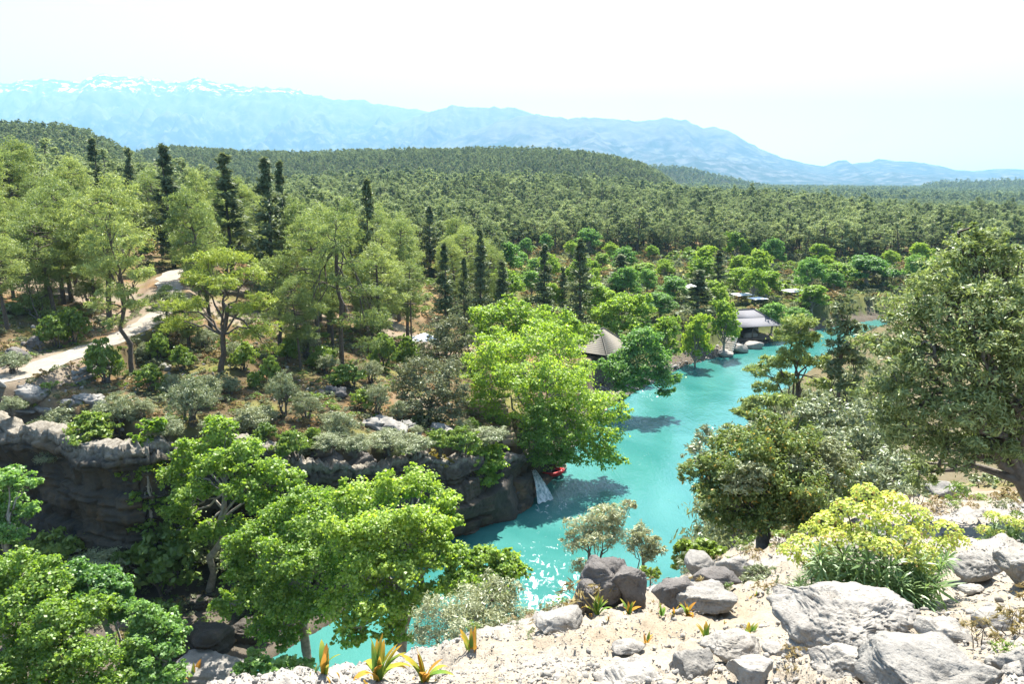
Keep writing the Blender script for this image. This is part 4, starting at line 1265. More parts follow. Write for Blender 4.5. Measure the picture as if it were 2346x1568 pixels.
for k, (x, y, lab) in enumerate(rim):
    h_ = rr2.uniform(1.6, 3.0)
    put(OLIVE[k % 4] if k % 3 else SHRUB[k % 2], 'shrub', x, y - .4, 4.6 if k % 3 else 2.2, h_, 4.9 if k % 3 else 3.1, h_ * rr2.uniform(1.2, 1.7), lab, 'bush', 'scrub along the cliff rim', z=gz(x - 1.2, y + 3.4) - .5)
RBL_ = [(1720, 985, 42, 70, 0), (1775, 955, 52, 90, 1), (1850, 895, 58, 120, 0), (1920, 870, 52, 130, 2), (1990, 890, 38, 150, 3), (1960, 985, 30, 160, 1), (1885, 985, 32, 130, 2), (1850, 800, 66, 90, 0), (1945, 790, 62, 130, 3), (2005, 750, 64, 130, 1), (1700, 1035, 36, 80, 2), (1800, 890, 62, 80, 3)]
RBM = [(1825, 830, 'the open pine over the river'), (1760, 940, 'the crooked leaning pine'), (1925, 800, 'the dark juniper'), (1750, 1050, 'the bushy evergreen with yellow shoots'), (1980, 1030, 'the olive-green thicket')]
RBN = rel_labels({k: (q[0], q[1] + 30) for k, q in enumerate(RBL_)}, 'grey-green tree', RBM)
for k, (U, Vt, Y, wpx, kind) in enumerate(RBL_):
    x = XY(U, Y, Vt + 40)
    z0 = gz(x, Y) - .1
    hh = at_y(U, Vt, Y)[2] - z0
    if hh < 1: continue
    put(OLIVE[kind], 'olive_tree', x, Y, 4.6, hh, 4.9, max(px2m(Y, wpx, 900), hh * .6), RBN.get(k, 'grey-green tree in the thicket lining the right bank'), 'tree', 'thicket along the right bank', z=z0)
for k, (x, y, h_, lab) in enumerate([(-35, 54, 4, 'shaded bush at the cliff foot beside the left-edge plane tree'), (-30, 51, 4.5, 'dark bush deep in the gorge under the climber'), (-26, 52.5, 5.5, 'shaded bush behind the lower left plane trees at the cliff foot'),
                                     (-21.5, 55, 5, 'dark bush right behind the white plane trunk'), (-18, 51.5, 4, 'shaded bush between the white trunk and the bright plane trees'), (-15.8, 55.5, 5, 'dark bush under the dark ledge rocks in the gorge'), (-24, 47, 3, 'low bush among the gorge slabs')]):
    put(OLIVE[k % 4] if k % 2 else SHRUB[k % 2], 'shrub', x, y, 4.6 if k % 2 else 2.2, h_, 4.9 if k % 2 else 3.1, h_ * 1.3, lab, 'bush', 'shaded bushes in the gorge')
tb_ = [(30, 860, 90, 60), (130, 800, 80, 70), (200, 700, 70, 60), (335, 830, 60, 50), (350, 900, 80, 60), (400, 905, 70, 50), (530, 905, 60, 45), (620, 880, 60, 60), (700, 820, 80, 70), (750, 860, 60, 50), (830, 940, 60, 45), (760, 980, 60, 40), (850, 880, 70, 60),
       (930, 850, 70, 70), (540, 830, 60, 50), (470, 800, 60, 50), (60, 940, 50, 30), (330, 960, 70, 50), (610, 970, 60, 45), (720, 1030, 70, 45), (820, 1040, 60, 50), (900, 1050, 50, 40), (1080, 1000, 40, 40), (955, 1000, 40, 30)]
OM = [(140, 960, 'the leftmost terrace olive'), (275, 940, 'the olive beside the small cave'), (440, 900, 'the large rounded terrace olive'), (652, 890, 'the many-stemmed olive'), (785, 970, 'the thin olive on orange earth'), (868, 910, 'the olive left of the grey oak'), (985, 900, 'the front grey oak'), (668, 1025, 'the silver olive at the cliff top'), (1062, 985, 'the small olive by the earth steps'), (305, 830, 'the leaning pine trunk'), (90, 700, 'the bushy pine above the road')]
TBL = rel_labels({k: (q[0], q[1] - q[3] / 2) for k, q in enumerate(tb_)}, 'low scrubby bush', OM)
for k, (U, Vb, wpx, hpx) in enumerate(tb_):
    P = hit(U, Vb)
    kd = [OLIVE[k % 4], SHRUB[k % 2], OLIVE[(k + 1) % 4]][k % 3]
    H0_, W0_ = (2.2, 3.1) if k % 3 == 1 else (4.6, 4.9)
    put(kd, 'shrub', P[0], P[1], H0_, px2m(P[1], hpx, 900) * 1.2, W0_, px2m(P[1], wpx, 900), TBL.get(k, 'low scrubby bush among the olives of the left terrace'), 'bush', 'scrub on the left terrace', z=P[2] - .08)

# ------------------------------------------------------------------ forest
def scatter(n, r0, r1, t0, t1, dmin, seed, ok):
    rng = np.random.default_rng(seed)
    out = []
    cell = {}
    r = np.sqrt(rng.uniform(r0 ** 2, r1 ** 2, n))
    a = np.arctan(rng.uniform(t0, t1, n))
    xs, ys = r * np.sin(a), r * np.cos(a)
    keep = ok(xs, ys)
    for x, y in zip(xs[keep], ys[keep]):
        i, j = int(x // dmin), int(y // dmin)
        if any((x - p) ** 2 + (y - q) ** 2 < dmin * dmin for di in (-1, 0, 1) for dj in (-1, 0, 1) for p, q in cell.get((i + di, j + dj), ())): continue
        cell.setdefault((i, j), []).append((x, y))
        out.append((x, y))
    return np.array(out)

def garden_ok(x, y):
    z, dL, dR, dC, dp, dE = height(x, y, False, True)
    t = x / y
    mead = (((x - 30) / 40) ** 2 + ((y - 228) / 16) ** 2) < 1
    return (dL > 9) & (t > -.02) & ~mead
gp = scatter(900, 140, 262, -.02, .74, 10.5, 66, garden_ok)
rgd = np.random.default_rng(67)
GM = [(1525, 760, 'the plane tree left of the stone stairs'), (1415, 720, 'the plane tree behind the pavilion'), (1470, 640, 'the bright plane tree behind the meadow'), (1690, 650, 'the plane tree behind the grey roof'), (1820, 692, 'the white square canopy'), (1582, 660, 'the white roof behind the cypress'), (1331, 640, 'the largest cypress'), (1247, 630, 'the cypress at the meadow end'), (1985, 640, 'the wide plane tree left of the olive'), (1603, 680, 'the cypress above the stairs'), (1915, 650, 'the plane tree behind the white canopy')]
GL = rel_labels({k: proj(q[0], q[1], gz(q[0], q[1]) + 5) for k, q in enumerate(gp)}, 'bright green tree', GM)
for kg, (x, y) in enumerate(gp):
    if any(math.hypot(x - XY(f[0], f[3], 680), y - f[3]) < 7 for f in far_planes): continue
    k = int(rgd.integers(3))
    Hh = rgd.uniform(5.5, 11)
    far_ = 'in the gardens beyond the meadow' if y > 215 else 'in the riverside gardens'
    put(PLANE[k], 'plane_tree', x, y, 11.2, Hh, 10.4, Hh * rgd.uniform(.75, 1.05), GL.get(kg, 'rounded bright green tree among others ' + far_), 'tree', 'bright trees ' + far_)

def forest_ok(x, y):
    z, dL, dR, dC, dp, dE = height(x, y, False, True)
    t = x / y
    ok = (dL > 8) & (dC > 4) & (dp > np.where(y > 92, 2.8, 4.2))
    mead = (((x - 30) / 52) ** 2 + ((y - 232) / 34) ** 2) < 1
    mead2 = (t > -.02) & (y < 250) & (t < .75)          # gardens by the river: plane trees, not pines
    near = (t > -.50) & (y < 87)                         # open terrace
    near2 = (t <= -.50) & (y < 84)
    view = (t > -.17) & (y < 120)
    return ok & ~mead & ~mead2 & ~near & ~near2 & ~view
def clear_cyp(x, y):
    ok = forest_ok(x, y)
    for U, Vt, wpx, Y, lab in cyp:
        cx = XY(U, Y, 600)
        ok &= ~((np.abs(x / y - cx / Y) < .027) & (y < Y + 2) & (y > Y - 60))
    return ok
pts1 = scatter(14000, 84, 330, -1.0, .9, 4.4, 1, clear_cyp)
dist = np.hypot(pts1[:, 0], pts1[:, 1])
inview = np.abs(pts1[:, 0] / pts1[:, 1]) < .70
order = np.argsort(np.where(inview, dist, 1e6 + dist))
NIND = 262
rngf = np.random.default_rng(9)
zones = [(-.42, 'yellow-green pine among the crowded pines of the left hillside', 'pines on the left hillside'),
         (-.10, 'olive-green pine among the crowded pines behind the left terrace', 'pines behind the left terrace'),
         (9, 'grey-green pine among the crowded pines behind the riverside gardens', 'pines behind the riverside gardens')]
MARKS = [(398, 430, 'the tallest slender hillside conifer'), (530, 440, 'the dense split-top dark conifer'), (630, 450, 'the broad dark spruce-like conifer'), (845, 520, 'the tall narrow dark conifer'), (1018, 640, 'the narrow cypress behind the grey oak'),
         (1100, 600, 'the dark cypress above the plane tree'), (270, 620, 'the leaning roadside pine'), (520, 680, 'the bright forked pine'), (775, 620, 'the tall bare-trunked pine'), (90, 660, 'the bushy pine above the road'), (60, 420, 'the upper left corner of the forest'), (985, 520, 'the slim conifer of the middle slope'), (1330, 560, 'the largest cypress by the pavilion'), (240, 380, 'the pale thin skyline conifer'), (1600, 560, 'the cypresses above the stone stairs')]
LEFT_LABELS = rel_labels({int(i): proj(*pts1[i], gz(*pts1[i]) + 8) for i in order[:200]}, 'green pine', MARKS)
for n_, i in enumerate(order[:NIND]):
    x, y = pts1[i]
    s = rngf.uniform(.78, 1.28)
    t = x / y
    lab, grp = next((l, g) for a, l, g in zones if t < a)
    kind = PINE[int(rngf.integers(5))] if dist[i] < 160 else PINE_MID[int(rngf.integers(6))]
    lab = LEFT_LABELS.get(i, lab)
    z = gz(x, y)
    o = tree_obj('pine_tree', kind[0], kind[1], (x, y, z - .05), lab, 'tree', grp, rngf.uniform(0, 6.28), (s * rngf.uniform(.78, 1.05), s * rngf.uniform(.78, 1.05), s))
rest = pts1[order[NIND:]]

def far_ok(x, y):
    z, dL, dR, dC, dp, dE = height(x, y, False, True)
    t = x / y
    gap = n2(x, y, .02, 3, 91) > -.55
    return (dL > 12) & gap
pts2 = scatter(24000, 330, 700, -.85, .85, 6.6, 2, far_ok)
pts3 = scatter(80000, 690, 1400, -.80, .72, 5.0, 3, lambda x, y: y > 560)
pts4 = scatter(30000, 1400, 3200, -.2, .85, 14.0, 4, lambda x, y: y > 1200)

def gn_scatter(name, pts, scl, rot, idx, templates, label, cat):
    """one countless mass: real meshes instanced on points"""
    coll = bpy.data.collections.new(name + '_kinds')
    for k, me in enumerate(templates):
        o = bpy.data.objects.new("%s_kind_%02d" % (name, k), me)
        coll.objects.link(o)
    me = bpy.data.meshes.new(name)
    me.vertices.add(len(pts))
    me.vertices.foreach_set('co', np.asarray(pts, np.float32).ravel())
    for k, typ, arr, key in (('scl', 'FLOAT_VECTOR', scl, 'vector'), ('rot', 'FLOAT_VECTOR', rot, 'vector'), ('idx', 'INT', idx, 'value')):
        a = me.attributes.new(k, typ, 'POINT')
        a.data.foreach_set(key, np.ascontiguousarray(arr, np.int32 if typ == 'INT' else np.float32).ravel())
    o = link(name, me)
    ng = bpy.data.node_groups.new(name + '_nodes', 'GeometryNodeTree')
    ng.interface.new_socket('Geometry', in_out='INPUT', socket_type='NodeSocketGeometry')
    ng.interface.new_socket('Geometry', in_out='OUTPUT', socket_type='NodeSocketGeometry')
    gi, go = ng.nodes.new('NodeGroupInput'), ng.nodes.new('NodeGroupOutput')
    ip = ng.nodes.new('GeometryNodeInstanceOnPoints')
    ci = ng.nodes.new('GeometryNodeCollectionInfo')
    ci.inputs['Collection'].default_value = coll
    ci.inputs['Separate Children'].default_value = True
    ci.inputs['Reset Children'].default_value = True
    ng.links.new(gi.outputs[0], ip.inputs['Points'])
    ng.links.new(ci.outputs[0], ip.inputs['Instance'])
    ip.inputs['Pick Instance'].default_value = True
    for nm, dt, sock in (('idx', 'INT', 'Instance Index'), ('rot', 'FLOAT_VECTOR', 'Rotation'), ('scl', 'FLOAT_VECTOR', 'Scale')):
        na = ng.nodes.new('GeometryNodeInputNamedAttribute')
        na.data_type = dt
        na.inputs['Name'].default_value = nm
        src = na.outputs['Attribute']
        if nm == 'rot':
            er = ng.nodes.new('FunctionNodeEulerToRotation')
            ng.links.new(src, er.inputs[0])
            src = er.outputs[0]
        ng.links.new(src, ip.inputs[sock])
    ng.links.new(ip.outputs[0], go.inputs[0])
    md = o.modifiers.new('scatter', 'NODES')
    md.node_group = ng
    return tag(o, label, cat, kind='stuff')

def joined(kind, name):
    """crown and trunk as one template mesh"""
    c, t = kind
    nv = len(c.vertices)
    a = np.empty(nv * 3, np.float32); c.vertices.foreach_get('co', a)
    b = np.empty(len(t.vertices) * 3, np.float32); t.vertices.foreach_get('co', b)
    fa = np.empty(len(c.loops), np.int32); c.loops.foreach_get('vertex_index', fa)
    fb = np.empty(len(t.loops), np.int32); t.loops.foreach_get('vertex_index', fb)
    me = np_mesh(name, np.concatenate([a.reshape(-1, 3), b.reshape(-1, 3)]), np.concatenate([fa.reshape(-1, 4), fb.reshape(-1, 4) + nv]))
    me.materials.append(c.materials[0])
    me.materials.append(t.materials[0])
    mi = np.concatenate([np.zeros(len(fa) // 4), np.ones(len(fb) // 4)]).astype(np.int32)
    me.polygons.foreach_set('material_index', mi)
    return me
TM = [joined(k, 'pine_mid_kind') for k in PINE_MID] + [joined(k, 'pine_far_kind') for k in PINE_FAR]
allp = np.concatenate([rest, pts2, pts3, pts4])
zz = height(allp[:, 0], allp[:, 1]) - .1
lod = np.concatenate([np.zeros(len(rest)), np.where(np.hypot(pts2[:, 0], pts2[:, 1]) < 520, 0, 1), np.ones(len(pts3)), np.ones(len(pts4))])
rn = np.random.default_rng(77)
idx = np.where(lod == 0, rn.integers(0, 6, len(allp)), 6 + rn.integers(0, 3, len(allp)))
sz = rn.triangular(.6, .85, 1.4, len(allp)) * np.where(lod == 0, 1.0, .85)
sz = sz * np.concatenate([np.ones(len(rest) + len(pts2)), np.full(len(pts3), .75), np.full(len(pts4), 1.5)])
wf = rn.uniform(.95, 1.4, len(allp))
scl = np.stack([sz * wf, sz * wf, sz], 1)
rot = np.stack([np.zeros(len(allp)), np.zeros(len(allp)), rn.uniform(0, 6.28, len(allp))], 1)
gn_scatter('pine_forest', np.stack([allp[:, 0], allp[:, 1], zz], 1), scl, rot, idx, TM, 'pine forest covering the valley and the far ridges', 'forest')

# undergrowth of the left bank and the slope under the pines
def under_ok(x, y):
    z, dL, dR, dC, dp, dE = height(x, y, False, True)
    right = (dR > 3) & (np.hypot(x, y) > 24)
    left = (dL > 3) & (dp > 2.6) & ((dC > 2.5) | (rnu.uniform(size=len(x)) < .4))
    return (left | right) & (((n2(x, y, .12, 3, 95) > -.25) | (rnu.uniform(size=len(x)) < .25)) | (y > 125))
rnu = np.random.default_rng(5)
pu = scatter(24000, 24, 300, -.95, .95, 1.25, 6, under_ok)
pu2 = scatter(22000, 44, 110, -.95, .12, .62, 8, lambda x, y: under_ok(x, y) & (rnu.uniform(size=len(x)) < .8))
NU1 = len(pu)
pu = np.concatenate([pu, pu2])
small = [joined(make_shrub(240 + k, 1.1, .9, 500, mm, M['bark_olive'], .22, .4, 5, 3), 'undergrowth_kind') for k, mm in enumerate((M['shrub'], M['olive'], M['oak'], M['dry']))]
du = np.hypot(pu[:, 0], pu[:, 1])
su = np.exp(rnu.normal(np.log(.5), .45, len(pu))) * (1 + sstep(110, 200, du) * 1.8) * np.where(np.arange(len(pu)) < NU1, 1, .85)
gn_scatter('undergrowth', np.stack([pu[:, 0], pu[:, 1], height(pu[:, 0], pu[:, 1]) - .1], 1), np.stack([su, su, su * .8], 1),
           np.stack([0 * su, 0 * su, rnu.uniform(0, 6.28, len(su))], 1), rnu.integers(0, 4, len(su)), small, 'low scrub and dry grass on the banks', 'undergrowth')

# ------------------------------------------------------------------ near ledge rocks
D = dict
Y_S = float(hit(1395, 1408)[1]) + .4
def fit_piece(U0, V0, U1, V1, Y, seed, **kw):
    c, dims, _ = rock_box(U0, V0, U1, V1, Y, .8, .2)
    return ((c[0], c[1], at_y((U0 + U1) / 2, V0, Y)[2]), dims, seed, D(fit=True, **kw))
boulder('boulder', [fit_piece(1318, 1290, 1432, 1415, Y_S, 61, box=.5, lump=.12, rough=.06, fine=.03, strata=.03), fit_piece(1345, 1284, 1440, 1415, Y_S + .2, 62, box=.55, lump=.12, rough=.06, fine=.03),
                    fit_piece(1400, 1300, 1486, 1415, Y_S, 63, box=.5, lump=.14, rough=.06, fine=.03), fit_piece(1312, 1335, 1380, 1415, Y_S - .2, 64, box=.55, lump=.12, rough=.06, fine=.03)],
        M['rock_dark'], 'dark split boulder with cracked rounded top at the ledge edge')
B = [('1490,1325,1600,1402,13', 65, 'rock_dark', 'dark block with shaded front right of the split boulder'),
     ('1545,1345,1690,1408,13.4', 66, 'rock_grey', 'rounded grey boulder in front of the layered ledge rocks'),
     ('1560,1270,1650,1325,13', 67, 'rock_grey', 'layered flat rock at the ledge rim, left of two'),
     ('1640,1270,1730,1330,13', 68, 'rock_grey', 'layered flat rock at the ledge rim, right of two'),
     ('1590,1300,1700,1345,13', 69, 'rock_dark', 'shaded dark rock under the layered flat rocks'),
     ('1785,1352,2128,1478,5.3', 70, 'rock_pale', 'largest pale pitted boulder in front of the yellow spurge'),
     ('1790,1440,1965,1510,4.7', 71, 'rock_pale', 'knobbly pale rock under the left end of the largest boulder'),
     ('1955,1440,2030,1490,4.7', 72, 'rock_pale', 'small rough rock below the middle of the largest boulder'),
     ('1868,1483,2010,1555,4.2', 73, 'rock_pale', 'pale rock with brown broken front beside the bottom grey boulder'),
     ('1985,1468,2300,1640,3.5', 74, 'rock_grey', 'grey pitted boulder cut by the bottom edge'),
     ('1600,1455,1745,1530,4.6', 75, 'rock_pale', 'pale grey rock with a shaded hollow, centre foreground'),
     ('1535,1495,1640,1550,4.5', 76, 'rock_grey', 'low grey rock at the left end of the centre foreground rocks'),
     ('1660,1505,1775,1570,4.1', 77, 'rock_pale', 'flat tan rock at the bottom, right of centre'),
     ('2283,1258,2420,1355,7.2', 78, 'rock_grey', 'overhanging brown-grey boulder at the right edge'),
     ('2180,1268,2310,1335,8.2', 79, 'rock_grey', 'shaded flat boulder left of the overhanging right-edge boulder'),
     ('1350,1520,1540,1610,4.6', 80, 'rock_pale', 'low white rock hump at the bottom centre'),
     ('2290,1490,2460,1640,3.4', 81, 'rock_grey', 'blue-grey rock in the bottom right corner'),
     ('2110,1425,2230,1470,4.9', 82, 'rock_pale', 'flat pale slab right of the largest boulder'),
     ('2225,1395,2346,1450,5.4', 83, 'rock_pale', 'long pale slab near the right edge'),
     ('1215,1398,1330,1450,11.5', 84, 'rock_pale', 'flat pale ledge rock left of the split boulder'),
     ('2140,1150,2230,1195,19', 85, 'rock_grey', 'grey rock in the shade under the big olive tree'),
     ('2210,1165,2330,1215,16', 86, 'rock_grey', 'pale flat rock behind the small spurge at the right'),
     ('1400,1470,1480,1500,7', 87, 'rock_pale', 'small flat stone on the gravel, left of the brown squill'),
     ('2200,1340,2260,1365,7', 88, 'rock_pale', 'small slab below the shaded flat boulder'),
     ('1750,1480,1800,1510,4.7', 89, 'rock_pale', 'small loose stone left of the knobbly rock'),
     ('2120,1100,2200,1150,24', 90, 'rock_grey', 'rubble rock on the slope behind the yellow spurge')]
for s, seed, mk, lab in B:
    U0, V0, U1, V1, Y = [float(v) for v in s.split(',')]
    Y = float(hit((U0 + U1) / 2, min(V1 - 4, 1566))[1]) if Y < 14 else Y
    c, dims, _ = rock_box(U0, V0, U1, V1, Y, .75, .35)
    big_r = dims[0] * 768 / Y > 60
    top_z = at_y((U0 + U1) / 2, V0, Y)[2] - .10 * dims[2]
    boulder('rock' if not big_r else 'boulder', [((c[0], c[1], top_z), dims, seed, D(fit=True, sub=6 if U1 - U0 > 330 else 5 if U1 - U0 > 125 else 4, box=.6, lump=.19, rough=.05, fine=.045))], M[mk], lab)

# terrace and gorge rocks on the left bank (they stand where their foot meets the ground)
LB = [(40, 905, 110, 40, 'grey', 'flat grey boulder at the cliff top, left edge'), (62, 900, 22, 30, 'grey', 'small pointed rock standing on the cliff top'), (190, 930, 90, 50, 'grey', 'white-topped rock over the small cave'),
      (110, 945, 150, 24, 'grey', 'long flat slab along the cliff rim'), (30, 830, 60, 50, 'dark', 'rough boulders block above the road'), (75, 800, 50, 50, 'dark', 'brown boulder under the bushy pine'),
      (860, 985, 120, 44, 'grey', 'pale flat outcrop on the terrace edge'), (1010, 1000, 70, 40, 'grey', 'grey outcrop under the small olive'), (930, 990, 60, 34, 'grey', 'rounded outcrop between two bushes'),
      (760, 905, 60, 34, 'dark', 'dark stones above the orange earth'), (450, 920, 100, 20, 'grey', 'low rock step along the footpath'), (640, 915, 50, 26, 'grey', 'stone heap beside the footpath'),
      (720, 1070, 120, 60, 'dark', 'dark ledge rock over the bright plane trees, left'), (800, 1065, 110, 60, 'dark', 'dark ledge rock over the bright plane trees, right'), (370, 850, 40, 24, 'grey', 'loose pale stone near the leaning pine')]
for k, (U, Vb, wpx, hpx, mk, lab) in enumerate(LB):
    P = hit(U, Vb)
    w, h = px2m(P[1], wpx, 950), px2m(P[1], hpx, 950) * 1.1
    boulder('rock', [((P[0], P[1] + .2 * w, P[2] + h * .02), (w * .8, w * .6, h * 1.0), 500 + k, D(sub=5, box=.55, lump=.2, rough=.12, fine=.04, strata=.08)), ((P[0] + .33 * w, P[1] + .05 * w, P[2] - h * .05), (w * .5, w * .5, h * .8), 540 + k, D(sub=4, box=.6, lump=.2, rough=.1, strata=.08)), ((P[0] - .36 * w, P[1] + .1 * w, P[2] - h * .1), (w * .42, w * .5, h * .7), 580 + k, D(sub=4, box=.6, lump=.2, rough=.1, strata=.08))], M['rock_' + mk], lab)
# water-worn rock at the waterline and pale slabs in the gorge
boulder('rock', [(at_y(1105, 1165, 69.6), (8.5, 5.5, 6.0), 541, D(sub=5, box=.75, lump=.10, rough=.03, strata=.05)), ((-.2, 72.4, .3), (4.6, 3.6, 3.6), 542, D(sub=5, box=.75, lump=.1, rough=.03))],
        M['bank_rock'], 'smooth dark water-worn rock at the river bend below the rounded bush')
for k, (U, V, wpx, hpx, lab) in enumerate([(470, 1500, 150, 50, 'brown slab in the gorge shade'), (500, 1560, 190, 44, 'pale striped slab at the bottom edge of the gorge'), (560, 1470, 110, 40, 'dark slab at the edge of the shallows'), (450, 1410, 80, 34, 'orange-brown rock deep in the gorge')]):
    P = at_y(U, V, [46.5, 44.0, 48.0, 51.0][k])
    P[2] = gz(P[0], P[1])
    w = px2m(P[1], wpx, V)
    boulder('rock', [((P[0], P[1] + .5, P[2] + .05), (w * .8, w * .6, px2m(P[1], hpx, V) * 1.3), 550 + k, D(sub=5, box=.6, lump=.2, rough=.09, fine=.03, strata=.2))], M['rock_grey' if k == 1 else 'bank_rock'], lab)
for k, (U, V, wpx, lab) in enumerate([(1690, 806, 60, 'flat pale rock at the water beside the stone stairs'), (1725, 798, 46, 'thin pale slab in the water right of the stone stairs'), (1715, 775, 44, 'brown boulder under the grey restaurant roof'),
                                      (1660, 818, 50, 'low rock at the foot of the stone stairs'), (1720, 760, 36, 'reddish boulder against the restaurant wall'), (1185, 640, 24, 'white boulder in the clearing behind the cypresses'), (1530, 645, 20, 'white stone at the far end of the meadow')]):
    P = hit(U, V)
    w = px2m(P[1], wpx, V)
    boulder('rock', [((P[0], P[1], P[2] + .12 * w), (w, w * .8, w * .45), 560 + k, D(sub=3, box=.6, lump=.14, rough=.06))], M['rock_pale'], lab)

# pebbles and loose gravel
peb = [np_mesh('pebble_kind', *rock_verts(1 if k else 2, (1, .8, .6), 600 + k, .7, .15, .05, 0), M['rock_pale'] if k != 2 else M['rock_grey']) for k in range(3)]
rg = np.random.default_rng(12)
rp = np.exp(rg.uniform(np.log(2.6), np.log(24), 60000))
tp_ = rg.uniform(-.55, .85, 60000)
px_, py_ = rp * np.sin(np.arctan(tp_)), rp * np.cos(np.arctan(tp_))
dens = n2(px_, py_, .9, 3, 97)
_, _, dR2, _, _, dE2 = height(px_, py_, False, True)
k_ = (dens > -.75) & (dE2 <= .3)
px_, py_, rp = px_[k_], py_[k_], rp[k_]
sp = np.exp(rg.normal(np.log(.013), .65, len(px_))) * (.6 + .06 * rp)
gn_scatter('gravel', np.stack([px_, py_, height(px_, py_) + sp * .1], 1), np.stack([sp, sp, sp], 1), rg.uniform(0, 6.28, (len(sp), 3)) * np.array([.1, .1, 1]),
           rg.integers(0, 3, len(sp)), peb, 'loose pale gravel on the near ledge', 'gravel')
wd = [joined(make_shrub(260 + k, .5, .4, 160, mm, M['bark_olive'], .13, .16, 4, 4), 'weed_kind') for k, mm in enumerate((M['dry'], M['shrub'], M['olive']))]
pw = scatter(2600, 3.5, 26, -.5, .85, .25, 14, lambda x, y: (height(x, y, False, True)[5] < .6) & (n2(x, y, .55, 3, 98) > .22))
sw2 = np.exp(rg.normal(np.log(.32), .5, len(pw))) * (.5 + .05 * np.hypot(pw[:, 0], pw[:, 1]))
gn_scatter('weeds', np.stack([pw[:, 0], pw[:, 1], height(pw[:, 0], pw[:, 1]) - .02], 1), np.stack([sw2, sw2, sw2], 1), np.stack([0 * sw2, 0 * sw2, rg.uniform(0, 6.28, len(sw2))], 1), rg.choice([0, 0, 0, 1, 2], len(sw2)), wd, 'dry weeds between the ledge stones', 'weeds')
# stones of the far gravel bank and along the waterline
rb = np.random.default_rng(13)
tt = rb.uniform(0, 1, 1500)
ts_ = scatter(9000, 44, 100, -.95, .1, .8, 9, lambda x, y: height(x, y, False, True)[3] > .3)
ts_ = ts_[n2(ts_[:, 0], ts_[:, 1], .25, 3, 99) > .1]
Lp = catmull(np.array(L_BANK), 11 + tt * 8)
off = np.abs(rb.normal(0, 2.0, 1500)) + .1
bx, by = np.concatenate([Lp[:, 0] - off * .75, ts_[:, 0]]), np.concatenate([Lp[:, 1] + off * .6, ts_[:, 1]])
NB = len(bx)
sb = np.exp(rb.normal(np.log(.30), .5, NB))
gn_scatter('bank_stones', np.stack([bx, by, np.where(np.arange(NB) < 1500, np.minimum(height(bx, by), 2.5), height(bx, by))], 1), np.stack([sb, sb, sb * .8], 1), rb.uniform(0, 6.28, (NB, 3)) * np.array([.2, .2, 1]), rb.integers(0, 3, NB), peb,
           'loose stones on the left bank and terrace', 'stones')

# ------------------------------------------------------------------ dry stone retaining wall: every stone a part
sw = [np_mesh('stone_kind', *rock_verts(2, (1, .8, .75), 620 + k, .55, .12, .05, 0), M['rock_grey']) for k in range(6)]
wp = catmull(pc, np.linspace(1.3, 2.6, 60))
wt = np.gradient(wp[:, :2], axis=0); wt /= np.linalg.norm(wt, axis=1)[:, None]
wl = wp.copy()
wl[:, :2] += np.stack([wt[:, 1], -wt[:, 0]], 1) * 3.9
wl[:, 2] = height(wl[:, 0] + .4, wl[:, 1] - .3) - .1
WTOP = wp[:, 2] - .05
root = empty('stone_wall', wl[0])
tag(root, 'dry stone retaining wall holding up the edge of the dirt road', 'wall')
rw = np.random.default_rng(31)
Ls = np.concatenate([[0], np.cumsum(np.linalg.norm(np.diff(wl[:, :2], axis=0), axis=1))])
for row in range(6):
    s = rw.uniform(0, .3)
    while s < Ls[-1]:
        w = rw.uniform(.38, .85)
        f = s / Ls[-1]
        hmax = np.interp(s, Ls, WTOP - wl[:, 2])
        if row * .40 < hmax + .1:
            p = np.array([np.interp(s, Ls, wl[:, i]) for i in range(3)])
            st = link('stone', sw[int(rw.integers(6))], root)
            st.location = tuple(p - wl[0] + np.array([rw.normal(0, .05) - row * .09, row * .05 + rw.normal(0, .05), .1 + row * .40 + rw.normal(0, .04)]))
            st.rotation_euler = (rw.normal(0, .12), rw.normal(0, .12), rw.uniform(-.3, .3) + 1.2)
            st.scale = (w * 1.1, .7, rw.uniform(.48, .62))
        s += w * .98

# ------------------------------------------------------------------ squill plants: every strap leaf a part
def strap(seed, L, Wd, curl):
    rng = np.random.default_rng(seed)
    n = 9
    t = np.linspace(0, 1, n)
    ang = np.cumsum(np.full(n, curl / n)) + rng.uniform(-.05, .05)
    y = np.cumsum(np.sin(ang)) * L / n
    z = np.cumsum(np.cos(ang)) * L / n
    w = Wd * np.clip(np.sin(np.pi * (t * .86 + .14)) ** .7, .04, 1) * .5
    V = []
    for i in range(n):
        V += [(-w[i], y[i], z[i] + w[i] * .25), (0, y[i] - .15 * w[i], z[i] - .02 * w[i]), (w[i], y[i], z[i] + w[i] * .25)]
    F = grid_faces(n, 3)
    tip = np.repeat(t, 3)
    return np.array(V), F, tip
def squill_mat(name, base, tip, t0, t1):
    m, N, Lk = new_mat(name)
    nt = m.node_tree
    a = N.new("ShaderNodeAttribute"); a.attribute_name = 'tip'
    g = N.new("ShaderNodeNewGeometry")
    f = maprange(nt, mathn(nt, 'ADD', a.outputs['Fac'], mathn(nt, 'MULTIPLY', noise(nt, g.outputs['Position'], 14, 3), .35)), t0, t1)
    c = mixc(nt, f, base, tip)
    d = N.new("ShaderNodeBsdfDiffuse"); Lk.new(c, d.inputs[0])
    tr = N.new("ShaderNodeBsdfTranslucent"); Lk.new(c, tr.inputs[0])
    mx = N.new("ShaderNodeMixShader"); mx.inputs[0].default_value = .4
    Lk.new(d.outputs[0], mx.inputs[1]); Lk.new(tr.outputs[0], mx.inputs[2])
    out_surf(nt, mx.outputs[0])
    return m
